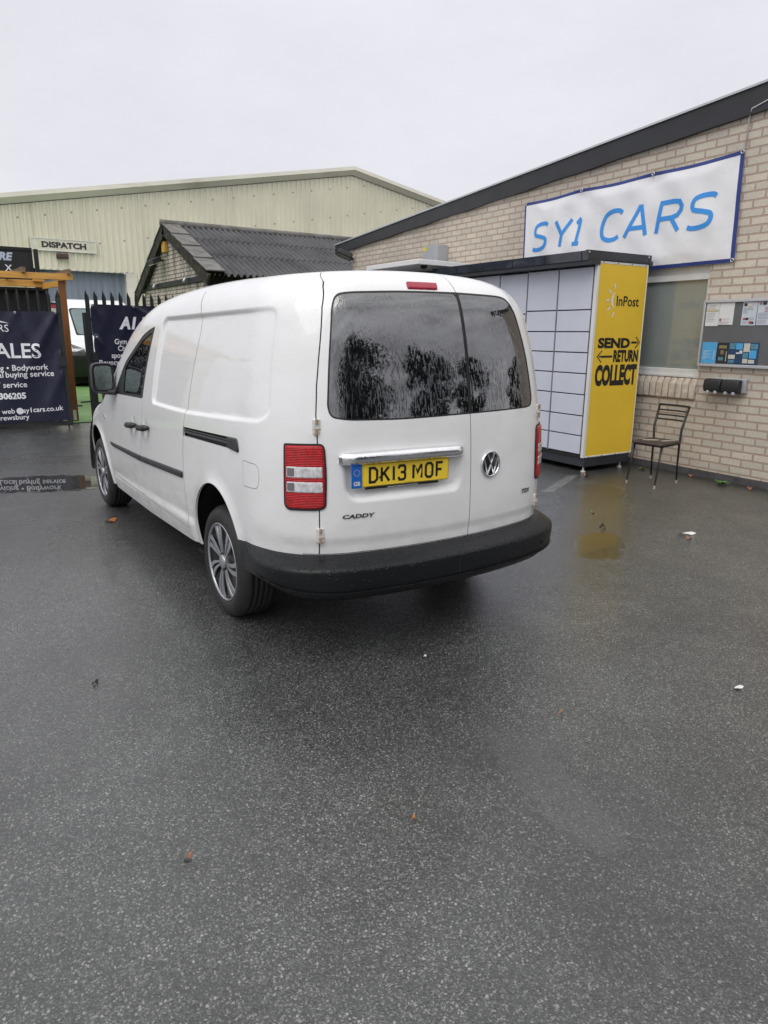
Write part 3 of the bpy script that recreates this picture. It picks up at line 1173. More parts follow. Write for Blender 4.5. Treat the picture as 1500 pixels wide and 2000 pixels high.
ob, f, w, h = paper('flyer', -1.394, -1.55, 1.662, 1.891, M['paperblue'], 'pale blue flyer with a pink round mark, top right of the notice board', 'flyer')
c_ = [(-w + .028 + .011 * math.cos(a), .098 + .011 * math.sin(a)) for a in np.linspace(0, 2 * math.pi, 13)[:-1]]
build('round_mark', [f(a, b, .0055) for a, b in c_], [tuple(range(12))], M['pred'], ob)
marks(ob, f, [(-w + .050, -w + .09, .086, .110, 'pblack', 'heading'), (-w + .008, -w + .012, -.072, -.066, 'pred', 'bullet'), (-w + .008, -w + .012, -.092, -.086, 'pred', 'bullet')]
      + lines_of(w, .0, w - .012, .06, 4, .014, .004, 'pred') + lines_of(w, -w + .015, w - .02, .002, 5, .013, .003) + lines_of(w, -w + .018, w - .03, -.07, 3, .013, .003))
ob, f, w, h = paper('leaflet', -.823, -.997, 1.262, 1.485, M['paperblue'], 'bright blue price leaflet in the lower left corner of the notice board', 'leaflet')
marks(ob, f, [(-w + .001, w - .001, -h + .001, h - .001, 'cyan', 'blue_print')])
mb = MB()
for i in range(9):
    y = .02 - i * .011
    mb.add([f(a, b, .007) for a, b in ((-w + .02, y), (w - .06 - .03 * (i % 3), y), (w - .06 - .03 * (i % 3), y + .003), (-w + .02, y + .003))], [(0, 1, 2, 3)])
    mb.add([f(a, b, .007) for a, b in ((w - .035, y), (w - .015, y), (w - .015, y + .004), (w - .035, y + .004))], [(0, 1, 2, 3)])
mb.done('price_lines', M['paper'], ob)
ob, f, w, h = paper('leaflet', -.999, -1.134, 1.264, 1.483, M['pblack'], 'black leaflet with small gold text beside the bright blue leaflet', 'leaflet')
marks(ob, f, [(-.045, .045, .075 - i * .008, .078 - i * .008, 'pgold', 'gold_lines') for i in range(4)] + [(-.02, .02, .025 - i * .009, .028 - i * .009, 'pgold', 'gold_lines') for i in range(5)]
      + [(-.04, .018, -.078, -.042, 'pteal', 'picture'), (.045, .052, -.085, .02, 'cream', 'side_text')])
ob, f, w, h = paper('poster', -1.134, -1.467, 1.262, 1.487, M['pnavy'], 'dark poster of many small blue and cream pictures at the bottom of the notice board', 'poster')
cols = [(-w + .012, -w + .075, .045, .105, 'pteal'), (-w + .082, -w + .158, .040, .105, 'cyan'), (.002, .070, .018, .105, 'cream'), (.076, w - .012, .045, .098, 'pteal'),
        (-w + .008, -w + .082, -.058, -.015, 'cream'), (-w + .012, -w + .075, -.098, -.068, 'pteal'), (-w + .090, -.006, -.10, -.045, 'pnavy'), (.0, .060, -.045, .010, 'pteal'),
        (.002, .058, -.098, -.052, 'cream'), (.070, w - .020, -.048, .036, 'cyan'), (.066, w - .034, -.098, -.060, 'cream'), (-w + .09, -.03, -.005, .012, 'paperblue'), (-.04, -.008, .0, .03, 'paper')]
marks(ob, f, [(a, b, c, d, m, 'picture') for a, b, c, d, m in cols])

# twin outdoor socket below it
so_ = thing('outdoor_socket', 'black twin weatherproof socket box with grey catches on the brick wall', 'socket box', wp(-1.15, .95, .0))
mb = MB()
mb.obox(wp(-1.385, .965, .001), WD * .43, np.array([0, 0, .150]), WN * .055)
mb.done('back_box', M['sockback'], so_, bevel=.008)
for s0 in (-1.352, -1.145):
    mb = MB()
    a = wp(s0, 0, 0)
    mb.prism([(.055, 1.105), (.125, 1.095), (.138, 1.03), (.126, .968), (.055, .955)], a, WN, np.array([0, 0, 1.]), WD * .198)
    lid = mb.done('socket_lid', M['blackplastic'], so_, bevel=.014, seg=3)
    for k in (.052, .140):
        mb = MB()
        c = wp(s0 + k, .962, .118)
        mb.lathe([(.0, .014), (.017, .012), (.020, .0), (.020, -.012)], c, WN, WD, 20)
        mb.obox(c + WD * -.010 + np.array([0, 0, .008]) - WN * .004, WD * .020, np.array([0, 0, .032]), WN * .012)
        mb.done('catch', M['levergrey'], lid, smooth=False, bevel=.003)

# floodlight at the far corner, grey enclosure, cable
fl = thing('floodlight', 'black floodlight on a bracket at the far corner of the brick building', 'floodlight', (5.35, 9.0, 2.9))
c = np.array([5.12, 8.95, 2.985])
mb = MB()
dx, dz = np.array([.80, -.45, -.40]), np.array([-.42, .0, -.90])
dx /= np.linalg.norm(dx)
nz = np.cross(dx, np.array([0, 1., 0]))
nz /= np.linalg.norm(nz)
dy_ = np.cross(nz, dx)
mb.obox(c - dx * .15 - dy_ * .11, dx * .30, dy_ * .22, nz * .10)
mb.done('lamp_body', M['lamp'], fl, bevel=.02)
mb = MB()
k = -1 if nz[2] > 0 else 1
mb.obox(c - dx * .13 - dy_ * .09 + (nz * .101 if nz[2] < 0 else -nz * .004), dx * .26, dy_ * .18, nz * .004)
mb.done('lamp_glass', M['lampglass'], fl)
mb = MB()
mb.bar(c + nz * .05, np.array([5.33, 8.95, 2.96]), .035, .035)
mb.done('bracket', M['lamp'], fl)
eb = thing('electric_enclosure', 'grey electrical enclosure with a yellow sticker, high on the brick wall behind the locker', 'enclosure', wp(3.95, 2.5, 0))
mb = MB()
mb.obox(wp(3.92, 2.42, .002), WD * .40, np.array([0, 0, .51]), WN * .215)
mb.done('box', M['greybox'], eb, bevel=.008)
mb = MB()
mb.obox(wp(3.925, 2.425, .217), WD * .39, np.array([0, 0, .50]), WN * .012)
ed = mb.done('enclosure_door', M['greybox'], eb, bevel=.004)
mb = MB()
mb.add([wp(4.20, 2.85, .231), wp(4.30, 2.85, .231), wp(4.30, 2.91, .231), wp(4.20, 2.91, .231)], [(0, 1, 2, 3)])
mb.done('warning_sticker', M['sticker'], ed)
mb = MB()
mb.tube([wp(-1.03, 3.40, .02), wp(-1.03, 3.66, .018), wp(-1.07, 3.73, .058), wp(-1.35, 3.80, .060), wp(-1.9, 3.86, .060)], .007, 8)
cb_ = mb.done('cable', M['cable'], None, smooth=True)
tag(cb_, 'thin pale cable running up the brick wall from the banner corner to the roof edge', 'cable')

# ================================================================== parcel locker
lk = thing('parcel_locker', 'parcel locker bank with white doors and a yellow end panel, against the brick wall', 'parcel locker', (4.55, 3.6, 0))
LO = np.array([4.14, 1.79, 0.])
LD, LS = WD, -WN          # along the bank; towards the wall


def lp(a, d, z):
    return LO + LD * a + LS * d + np.array([0, 0, z])


def lbox(mb, a0, a1, d0, d1, z0, z1):
    mb.obox(lp(a0, d0, z0), LD * (a1 - a0), LS * (d1 - d0), np.array([0, 0, z1 - z0]))


AL = 6.2
mb = MB()
lbox(mb, .02, 2.62, .012, .82, .168, 2.33)
lbox(mb, 3.62, AL, .012, .82, .168, 2.33)
mb.done('carcass', M['gap'], lk)
mb = MB()
lbox(mb, 0, AL, .03, .80, .062, .166)
mb.done('base_plinth', M['anth'], lk, bevel=.004)
for a, d in ((.03, .06), (.04, .70), (2.5, .06), (AL - .1, .06)):
    mb = MB()
    mb.tube([lp(a, d, 0), lp(a, d, .012), lp(a, d, .0121), lp(a, d, .066)], [.028, .028, .010, .010], 10)
    mb.done('levelling_foot', M['hinge'], lk)
rows_a = [2.276, 1.821, 1.584, 1.356, 1.125, .890, .651, .422, .205]
rows_b = [2.270, 1.79, 1.70, 1.356, 1.125, .890, .651, .422, .205]
a = .052
cw_ = .5065
edges = []
for ci in range(9):
    a0 = a + ci * cw_
    if ci in (5, 6):
        continue
    rows = rows_b if ci in (2, 7) else rows_a
    lbz = [(rows[i + 1] + .0065, rows[i] - .0065) for i in range(len(rows) - 1)]
    for (q0, q1) in lbz:
        mb = MB()
        lbox(mb, a0 + .008 if ci else a0 + .002, a0 + cw_ - .008, -.004 + RNG.random() * .003, .014, q0, q1)
        mb.done('locker_door', M['lockwhite'], lk, bevel=.003)
for ci in range(10):
    if ci in (6,):
        continue
    mb = MB()
    am = a + ci * cw_
    lbox(mb, am - .007, am + .007, -.0075, .012, .20, 2.285)
    if ci:
        mb.done('mullion', M['mullion'], lk)
# terminal in the middle
mb = MB()
lbox(mb, 2.60, 3.63, .10, .80, .168, 2.40)
term = mb.done('terminal', M['anth'], lk, bevel=.01)
mb = MB()
lbox(mb, 2.72, 3.50, .088, .105, 1.10, 1.62)
mb.done('terminal_screen', M['lampglass'], term)
# dark glossy fascia over the doors, one panel a column
for ci in range(-1, 12):
    a0 = a + ci * .545 - .0 if ci >= 0 else -.03
    a1 = a + (ci + 1) * .545
    if 2.6 < (a0 + a1) / 2 < 3.65 or a1 > AL + .3:
        continue
    a1 = min(a1, AL)
    mb = MB()
    f0 = -.207
    A = [lp(a0 + .007, f0, 2.418), lp(a1 - .007, f0, 2.418), lp(a1 - .007, f0 + .012, 2.322), lp(a0 + .007, f0 + .012, 2.322)]
    B = [p + LS * .02 for p in A]
    mb.add(A + B, [(0, 1, 2, 3), (7, 6, 5, 4), (0, 4, 5, 1), (1, 5, 6, 2), (2, 6, 7, 3), (3, 7, 4, 0)])
    mb.done('canopy_panel', M['anthg'], lk)
mb = MB()
for x0, x1 in ((-.02, 2.62), (3.62, AL)):
    lbox(mb, x0, x1, -.183, .82, 2.335, 2.412)
    lbox(mb, x0, x1, -.165, .02, 2.285, 2.335)
mb.done('canopy', M['anth'], lk)
# yellow end panel in a pale trim
mb = MB()
lbox(mb, -.012, .030, -.006, .030, .172, 2.328)
lbox(mb, -.012, .02, .030, .825, 2.303, 2.328)
lbox(mb, -.012, .02, .030, .825, .172, .190)
lbox(mb, -.012, .02, .812, .825, .190, 2.303)
mb.done('end_trim', M['locktrim'], lk, bevel=.003)
mb = MB()
lbox(mb, -.009, .01, .030, .812, .190, 2.303)
ye = mb.done('end_panel', M['yellow'], lk)
mb = MB()
lbox(mb, -.022, .012, -.19, .850, 2.338, 2.428)
cp = mb.done('end_canopy', M['anth'], lk, bevel=.004)
mb = MB()
lbox(mb, .0, .05, .85, .905, 2.30, 2.37)
mb.done('canopy_bracket', M['anth'], lk)
for d in (.08, .31, .54, .77):
    for z in (2.316, .181):
        mb = MB()
        mb.lathe([(0, .003), (.005, .003), (.007, 0)], lp(-.0125, d, z), -LD, LS, 10)
        mb.done('panel_screw', M['gap'], lk)
for d in (-.165, .80):
    mb = MB()
    mb.lathe([(0, .004), (.009, .003), (.011, 0)], lp(-.0225, d, 2.405), -LD, LS, 12)
    mb.done('canopy_screw', M['alu'], cp)


def yp(d, z, o=.0):
    return lp(-.0112 - o, d, z)


# the logo and the words on the end panel (d measured from the panel's left edge x 4.14)
text_on('logo_word', "InPost", lambda x, y: yp(x, y), .108, M['ink'], ye, 'L', .014, 0, .375, x0=.337, y0=1.868)
mb = MB()
V, Fc = [], []
n = 14
for i in range(n + 1):
    t = math.radians(118 + 124 * i / n)
    th = .021 * math.sin(math.pi * i / n) + .002
    for r in (.100 - th, .100 + th * .45):
        V.append(yp(.352 + r * math.cos(t) * .95, 1.925 + r * math.sin(t) * 1.0))
Fc = [(2 * i, 2 * i + 1, 2 * i + 3, 2 * i + 2) for i in range(n)]
mb.add(V, Fc)
for ang in (112, 145, 180, 215, 250):
    t = math.radians(ang)
    c, s_ = math.cos(t), math.sin(t)
    V2, F2 = ribbon([(.352 + .135 * c, 1.925 + .135 * s_), (.352 + .190 * c, 1.925 + .190 * s_)], .0165)
    mb.add([yp(x, z) for x, z in V2], F2)
mb.done('logo_sun', M['lettering'], ye)
text_on('word_send', "SEND", lambda x, y: yp(x, y), .112, M['ink'], ye, 'L', .05, 0, .535, x0=.090, y0=1.408)
text_on('word_return', "RETURN", lambda x, y: yp(x, y), .135, M['ink'], ye, 'L', .05, 0, .422, x0=.362, y0=1.252)
text_on('word_collect', "COLLECT", lambda x, y: yp(x, y), .236, M['ink'], ye, 'L', .055, 0, .700, x0=.085, y0=.988)


def arrow(tipx, tailx, z, nm):
    mb = MB()
    sgn = 1 if tipx > tailx else -1
    u = .0185
    e_ = tipx - sgn * 3.2 * u

    def r(x0, x1, z0, z1):
        mb.add([yp(min(x0, x1), z0), yp(max(x0, x1), z0), yp(max(x0, x1), z1), yp(min(x0, x1), z1)], [(0, 1, 2, 3)])
    r(tailx, e_, z - u * .6, z + u * .6)
    for kx, kz in ((0, 0), (-1, 1), (-1, -1), (-2, 2), (-2, -2), (-2, 0), (-3.2, 3), (-3.2, -3)):
        cx = tipx + sgn * kx * u
        r(cx - sgn * u, cx, z + (kz - .5) * u, z + (kz + .5) * u)
    mb.done(nm, M['ink'], ye)


arrow(.795, .645, 1.470, 'right_arrow')
arrow(.090, .345, 1.315, 'left_arrow')
# white canopy over the terminal
tcn = MB()
A = np.array([3.66, 4.43, 2.455])
tl = 1.38
tcn.obox(A, WD * tl, LS * 1.30 + np.array([0, 0, -.02]), np.array([0, 0, .065]))
tco = tcn.done('terminal_canopy', M['white'], lk, bevel=.006)
mb = MB()
mb.lathe([(.0, -.052), (.03, -.046), (.046, -.026), (.05, .0)], A + WD * .10 + LS * .16 + np.array([0, 0, -.001]), np.array([0, 0, 1.]), WD, 20)
mb.done('dome_camera', M['hubblack'], tco, smooth=True)

# ================================================================== chair
ch = thing('metal_chair', 'black tubular metal chair with a torn brown seat, standing by the wall', 'chair', (4.35, 1.0, 0))
fl_, bl_ = [(4.13, 1.15), (4.13, .80)], [(4.575, 1.17), (4.575, .85)]
for (x, y), (xt, yt) in ((fl_[0], (4.20, 1.145)), (fl_[1], (4.205, .815))):
    mb = MB()
    mb.tube([(x, y, 0), (x, y, .03), ((x + xt) / 2, (y + yt) / 2, .22), (xt, yt, .425)], [.006, .0085, .0105, .012], 8)
    lg = mb.done('leg', M['chairmetal'], ch, smooth=True)
    mb = MB()
    mb.tube([(x, y, .0), (x, y, .034)], .0105, 8)
    mb.done('foot_tip', M['rust'], lg)
for (x, y), (xt, yt) in ((bl_[0], (4.695, 1.235)), (bl_[1], (4.70, .875))):
    mb = MB()
    mb.tube([(x, y, 0), (x - .01, y + .005, .22), (x - .005, y + .01, .42), (4.60, (y + yt) / 2 + .01, .58), (xt, yt, .82)], [.008, .0105, .013, .013, .012], 8)
    lg = mb.done('leg', M['chairmetal'], ch, smooth=True)
    mb = MB()
    mb.tube([(x, y, .0), (x, y, .034)], .0115, 8)
    mb.done('foot_tip', M['rust'], lg)
for z, f_b in ((.815, .0), (.760, .006), (.710, .012), (.665, .018)):
    mb = MB()
    q = (z - .58) / .24
    xx = 4.60 + q * .096
    ya, yb = 1.19 + q * .045, .868 + q * .008
    pts = [(xx + .025 * math.sin(math.pi * t), ya + (yb - ya) * t, z) for t in np.linspace(0, 1, 9)]
    mb.tube(pts, .0085 if z < .8 else .011, 8)
    mb.done('back_slat', M['chairmetal'], ch, smooth=True)
mb = MB()
seat_p = roundpoly([(4.155, 1.175), (4.155, .785), (4.585, .835), (4.585, 1.185)], .06, 6)
mb.prism([tuple(q) for q in seat_p], (0, 0, .437), (1, 0, 0), (0, 1, 0), (0, 0, .024))
st_ = mb.done('seat', M['seatboard'], ch, bevel=.008)
mb = MB()
mb.tube([(4.20, 1.145, .43), (4.205, .815, .43), (4.57, .86, .43), (4.57, 1.175, .43), (4.20, 1.145, .43)], .010, 8)
mb.done('seat_rail', M['chairmetal'], ch, smooth=True)
for poly in ([(4.28, 1.12), (4.36, 1.08), (4.43, 1.02), (4.40, .99), (4.33, 1.04), (4.27, 1.09)], [(4.36, .93), (4.44, .90), (4.53, .875), (4.53, .895), (4.45, .94), (4.38, .96)]):
    build('seat_tear', [(x, y, .4645) for x, y in poly], [tuple(range(len(poly)))], M['foam'], st_)

# ================================================================== far warehouse
wh = thing('warehouse', 'large cream profiled-steel warehouse with a shallow gable, behind the yard fence', 'warehouse', (14.24, 24, 0))
WY = 24.0
AX, AZ = 14.24, 7.95
SL = .1815
dx0, dx1, dz = 1.70, 4.64, 3.60


def rz(x):
    return AZ - abs(x - AX) * SL


xs_ = []
x = -9.0
pitch = .212
while x < 34.5:
    xs_ += [(x, 0.), (x + .060, .0), (x + .070, .045), (x + .130, .045), (x + .140, 0.)]
    x += pitch
xs_ = [q for q in xs_] + [(dx0, 0), (dx1 + .38, 0), (dx0 - .0005, 0), (dx1 + .3805, 0), (AX, .0)]
xs_.sort()
V, Fc = [], []
for i, (x, d) in enumerate(xs_):
    inside = dx0 - .0001 <= x <= dx1 + .3801
    V += [(x, WY - d, dz if inside else 0.), (x, WY - d, rz(x))]
for i in range(len(xs_) - 1):
    Fc.append((2 * i, 2 * i + 2, 2 * i + 3, 2 * i + 1))
build('cladding', V, Fc, M['clad'], wh)
mb = MB()
for sgn in (-1, 1):
    x0 = AX
    x1 = AX + sgn * (23.3 if sgn < 0 else 20.5)
    n = 1
    sec = [(-.26, .34), (-.27, .20), (-.22, .185), (-.04, .03), (.2, .03), (.2, .34)]
    A = [(x0, WY + o, rz(x0) + z) for o, z in sec]
    B = [(x1, WY + o, rz(x1) + z) for o, z in sec]
    k = len(sec)
    Fq = [(i, (i + 1) % k, k + (i + 1) % k, k + i) for i in range(k)]
    if sgn > 0:
        Fq = [f[::-1] for f in Fq]
    mb.add(A + B, Fq)
mb.done('verge_flashing', M['trim'], wh)
mb = MB()
for sgn, L_ in ((-1, 23.3), (1, 20.5)):
    x1 = AX + sgn * L_
    mb.add([(AX, WY + .2, rz(AX) + .33), (x1, WY + .2, rz(x1) + .33), (x1, WY + 40, rz(x1) + .33), (AX, WY + 40, rz(AX) + .33)], [(0, 1, 2, 3)])
mb.done('roof', M['trim'], wh)
# shutter and jamb
V, Fc = [], []
xx = dx0
k = 0
while xx < dx1 + .001:
    V += [(xx, WY + .30 + (.03 if k % 2 else 0), 0), (xx, WY + .30 + (.03 if k % 2 else 0), dz + .1)]
    xx += .105
    k += 1
for i in range(len(V) // 2 - 1):
    Fc.append((2 * i, 2 * i + 2, 2 * i + 3, 2 * i + 1))
build('shutter_door', V, Fc, M['shutter'], wh)
mb = MB()
mb.box((dx1, WY - .03, 0), (dx1 + .38, WY + .3, dz - .04))
mb.box((dx0 - .02, WY - .012, dz - .03), (dx1 + .42, WY + .05, dz + .02))
mb.done('door_jamb', M['trim'], wh)
mb = MB()
mb.box((dx0 - .12, WY, 0), (dx0, WY + .3, dz))
mb.box((dx0, WY + .02, dz + .02), (dx1, WY + .4, dz + .3))
mb.done('door_reveal', M['gap'], wh)
ds_ = MB()
ds_.box((1.56, WY - .10, 4.18), (3.67, WY - .045, 4.59))
ds_ = ds_.done('dispatch_sign', M['signcream'], None, bevel=.006)
tag(ds_, 'long cream sign reading DISPATCH in dark capitals on the warehouse wall', 'sign')
mb = MB()
for a, b in (((1.56, 4.18), (3.67, 4.205)), ((1.56, 4.565), (3.67, 4.59)), ((1.56, 4.205), (1.585, 4.565)), ((3.645, 4.205), (3.67, 4.565))):
    mb.box((a[0], WY - .115, a[1]), (b[0], WY - .101, b[1]))
mb.done('sign_edge', M['white'], ds_)
text_on('sign_text', "DISPATCH", lambda x, y: (x, WY - .104, y), .195, M['badge'], ds_, 'L', .05, 0, 1.43, x0=1.905, y0=4.285)
bl2 = MB()
bl2.prism([(0, 0), (.16, 0), (.20, .06), (.20, .17), (0, .17)], (2.33, WY - .035, 3.94), (0, -1, 0), (0, 0, 1), (.38, 0, 0))
bl2 = bl2.done('bulkhead_lamp', M['brown'], None, bevel=.02)
tag(bl2, 'small brown bulkhead lamp on the warehouse wall under the DISPATCH sign', 'lamp')

# ================================================================== gabled brick outbuilding
gb = thing('outbuilding', 'pale stained brick outbuilding with a dark corrugated gable roof, between the van and the warehouse', 'building', (5.9, 13.2, 0))
GX = 2.99
gy0, gy1, gym = 10.80, 15.72, 13.19
ze0, ze1, zr = 2.46, 2.33, 3.72
mb = MB()
mb.add([(GX, gy0, 0), (GX, gy1, 0), (GX, gy1, ze1), (GX, gym, zr), (GX, gy0, ze0)], [(4, 3, 2, 1, 0)])
mb.add([(GX, gy0, 0), (9.3, gy0, 0), (9.3, gy0, ze0), (GX, gy0, ze0)], [(0, 1, 2, 3)])
mb.add([(9.3, gy0, 0), (9.3, gy1, 0), (9.3, gy1, ze1), (9.3, gym, zr), (9.3, gy0, ze0)], [(0, 1, 2, 3, 4)])
mb.done('wall', M['brick2'], gb)
# roof slopes: three lapped corrugated sheets each


def slope(y_e, z_e, y_r, z_r, name):
    mb = MB()
    n = np.array([0, -(z_r - z_e), (y_r - y_e)]) * (1 if y_r > y_e else -1)
    n = n / np.linalg.norm(n)
    xs = np.arange(3.22, 9.36, .134 / 6)
    for k, (t0, t1) in enumerate(((0, .40), (.37, .72), (.69, 1.0))):
        rows = []
        for t in (t0, t1):
            base = np.array([0, y_e + (y_r - y_e) * t, z_e + (z_r - z_e) * t])
            lift_ = (.012 if t == t0 else .0) + .004 * k
            rows.append([base + np.array([x, 0, 0]) + n * (lift_ + .040 * math.sin((x - 3.2) / .134 * 2 * math.pi)) for x in xs])
        m_ = len(xs)
        mb.add(rows[0] + rows[1], [(i, i + 1, m_ + i + 1, m_ + i) if y_r > y_e else (i + 1, i, m_ + i, m_ + i + 1) for i in range(m_ - 1)])
    return mb.done(name, M['sheet'], gb, smooth=True)


slope(10.40, 2.635, gym, 3.87, 'corrugated_roof')
slope(15.98, 2.43, gym, 3.87, 'corrugated_roof')
mb = MB()
for y_e, z_e in ((10.42, 2.66), (15.95, 2.45)):
    for k in range(4):
        t0, t1 = k / 4, (k + 1) / 4
        d = np.array([0, gym - y_e, 3.86 - z_e])
        a = np.array([2.84, y_e, z_e]) + d * t0
        nn = np.array([0, -d[2], d[1]]) * (1 if y_e < gym else -1)
        nn = nn / np.linalg.norm(nn)
        mb.obox(a + nn * (.050), np.array([.40, 0, 0]), d * .25 + nn * -.03 + d * .02, nn * .028)
mb.done('verge_slab', M['slab'], gb, bevel=.006)
mb = MB()
for y_e, z_e in ((10.38, 2.62), (16.02, 2.41)):
    d = np.array([0, gym - y_e, 3.86 - z_e])
    a = np.array([2.86, y_e, z_e])
    nn = np.array([0, -d[2], d[1]]) * (1 if y_e < gym else -1)
    nn = nn / np.linalg.norm(nn)
    mb.obox(a - nn * .20, np.array([.05, 0, 0]), d, nn * .22)
mb.done('bargeboard', M['moss'], gb, bevel=.006)
mb = MB()
mb.tube([(2.82, gym, 3.905), (9.3, gym, 3.905)], .075, 12)
mb.done('ridge_cap', M['slab'], gb, smooth=True)
mb = MB()
mb.box((GX - .045, 10.86, 2.55), (GX - .003, 15.3, 2.66))
mb.done('timber_band', M['blacktimber'], gb)
mb = MB()
mb.box((3.05, gy0 - .04, 2.05), (4.6, gy0 - .003, 2.36))
mb.box((GX + .02, gy0 - .06, 2.37), (9.2, gy0 - .003, 2.395))
mb.done('shop_window', M['shutter'], gb)
for y, z in ((14.17, 2.57), (11.85, 2.59)):
    mb = MB()
    mb.tube([(2.94, y, z + .05), (2.88, y, z + .06), (2.82, y - .05, z - .02)], .028, 10)
    o = mb.done('spotlight', M['alu'], None, smooth=True)
    tag(o, ('farther' if y > 13 else 'nearer') + ' small silver spotlight on the black band of the brick gable', 'spotlight', 'spotlights on the gable band')
ab = MB()
ab.box((2.90, 13.26, 3.30), (2.985, 13.50, 3.53))
ab = ab.done('alarm_box', M['amber'], None, bevel=.01)
tag(ab, 'small amber alarm box under the peak of the brick gable', 'alarm box')
gf = thing('wall_floodlight', 'old black floodlight sticking out from the brick gable under the alarm box', 'floodlight', (2.9, 13.7, 3.05))
mb = MB()
mb.obox((2.70, 13.5, 3.05), (.20, 0, .08), (0, .42, 0), (-.03, 0, .10))
mb.done('lamp_body', M['lamp'], gf, bevel=.01)
mb = MB()
mb.obox((2.695, 13.52, 3.04), (.19, 0, .076), (0, .38, 0), (.002, 0, -.012))
mb.done('lamp_glass', M['cream'], gf)
mb = MB()
mb.bar((2.86, 13.7, 3.14), (2.99, 13.7, 3.16), .04, .04)
mb.done('bracket', M['lamp'], gf)

# ================================================================== gates with banners
def gate_leaf(origin, d, length, zt, label, first=.0, step=.1455, n=None):
    o = np.array([*origin, 0.])
    d = np.array([*d, 0.])
    d /= np.linalg.norm(d)
    nrm = np.array([-d[1], d[0], 0])
    if nrm[1] > 0:
        nrm = -nrm              # towards the yard
    g = thing('palisade_gate', label, 'gate', o)
    k = 0
    u = first
    while u < length:
        mb = MB()
        w = .034
        for a, b, ea, eb in ((-w, -w * .45, .010, -.012), (-w * .45, w * .45, -.012, -.012), (w * .45, w, -.012, .010)):
            def zt_(q):
                return zt - abs(q) / w * .105
            pa, pb = o + d * (u + a) + nrm * ea, o + d * (u + b) + nrm * eb
            mids = [pa, pb] if a * b > 0 else [pa, o + d * u + nrm * -.012, pb]
            qs = [a, b] if a * b > 0 else [a, 0, b]
            for i in range(len(qs) - 1):
                A, B = mids[i], mids[i + 1]
                th = -nrm * .004
                V = [A + [0, 0, .10], B + [0, 0, .10], B + [0, 0, zt_(qs[i + 1])], A + [0, 0, zt_(qs[i])]]
                mb.add(V + [q + th for q in V], [(0, 1, 2, 3), (7, 6, 5, 4), (0, 4, 5, 1), (1, 5, 6, 2), (2, 6, 7, 3), (3, 7, 4, 0)])
        mb.done('pale', M['blackpaint'], g)
        u += step
        k += 1
    for z in (.35, 1.70):
        mb = MB()
        mb.obox(o - nrm * .060 + [0, 0, z], d * length, nrm * .04, np.array([0, 0, .05]))
        mb.done('rail', M['blackpaint'], g)
    return g, o, d, nrm


gL, oL, dL, nL = gate_leaf((-.17, 8.76), (-.95, .31), 3.0, 2.175, 'left black palisade gate leaf with the navy car sales banner')
mb = MB()
mb.obox(oL - dL * .035 - nL * .03 + [0, 0, .045], dL * .075, nL * .05, np.array([0, 0, 1.99]))
mb.done('end_post', M['blackpaint'], gL, bevel=.004)
mb = MB()
mb.obox(oL - dL * .03 - nL * .03 + [0, 0, .045], dL * 3.0, nL * .045, np.array([0, 0, .075]))
mb.done('bottom_rail', M['blackpaint'], gL)
mb = MB()
mb.tube([oL + dL * .03 + [0, 0, -.0], oL + dL * .03 + [0, 0, .3]], .012, 8)
mb.bar(oL - dL * .04 + [0, 0, .36], oL - dL * .20 + [0, 0, .36], .025, .025)
mb.obox(oL - dL * .05 + nL * .02 + [0, 0, 1.0], dL * .12, nL * .03, np.array([0, 0, .16]))
mb.done('drop_bolt', M['blackpaint'], gL)
gR, oR, dR, nR = gate_leaf((.25, 8.74), (.9592, .2827), 2.85, 2.18, 'right black palisade gate leaf behind the van, carrying the navy A1 banner', .0)
mb = MB()
mb.obox(oR - dR * .085 - nR * .03 + [0, 0, .0], dR * .07, nR * .06, np.array([0, 0, 1.83]))
mb.obox(oR - dR * .015 - nR * .03 + [0, 0, .04], dR * .05, nR * .05, np.array([0, 0, 2.0]))
mb.done('end_post', M['blackpaint'], gR, bevel=.004)
mb = MB()
mb.bar(oR - dR * .06 + [0, 0, .42], oR - dR * .26 + [0, 0, .42], .025, .025)
mb.obox(oR - dR * .02 + nR * .02 + [0, 0, 1.08], dR * .10, nR * .03, np.array([0, 0, .12]))
mb.done('drop_bolt', M['blackpaint'], gR)


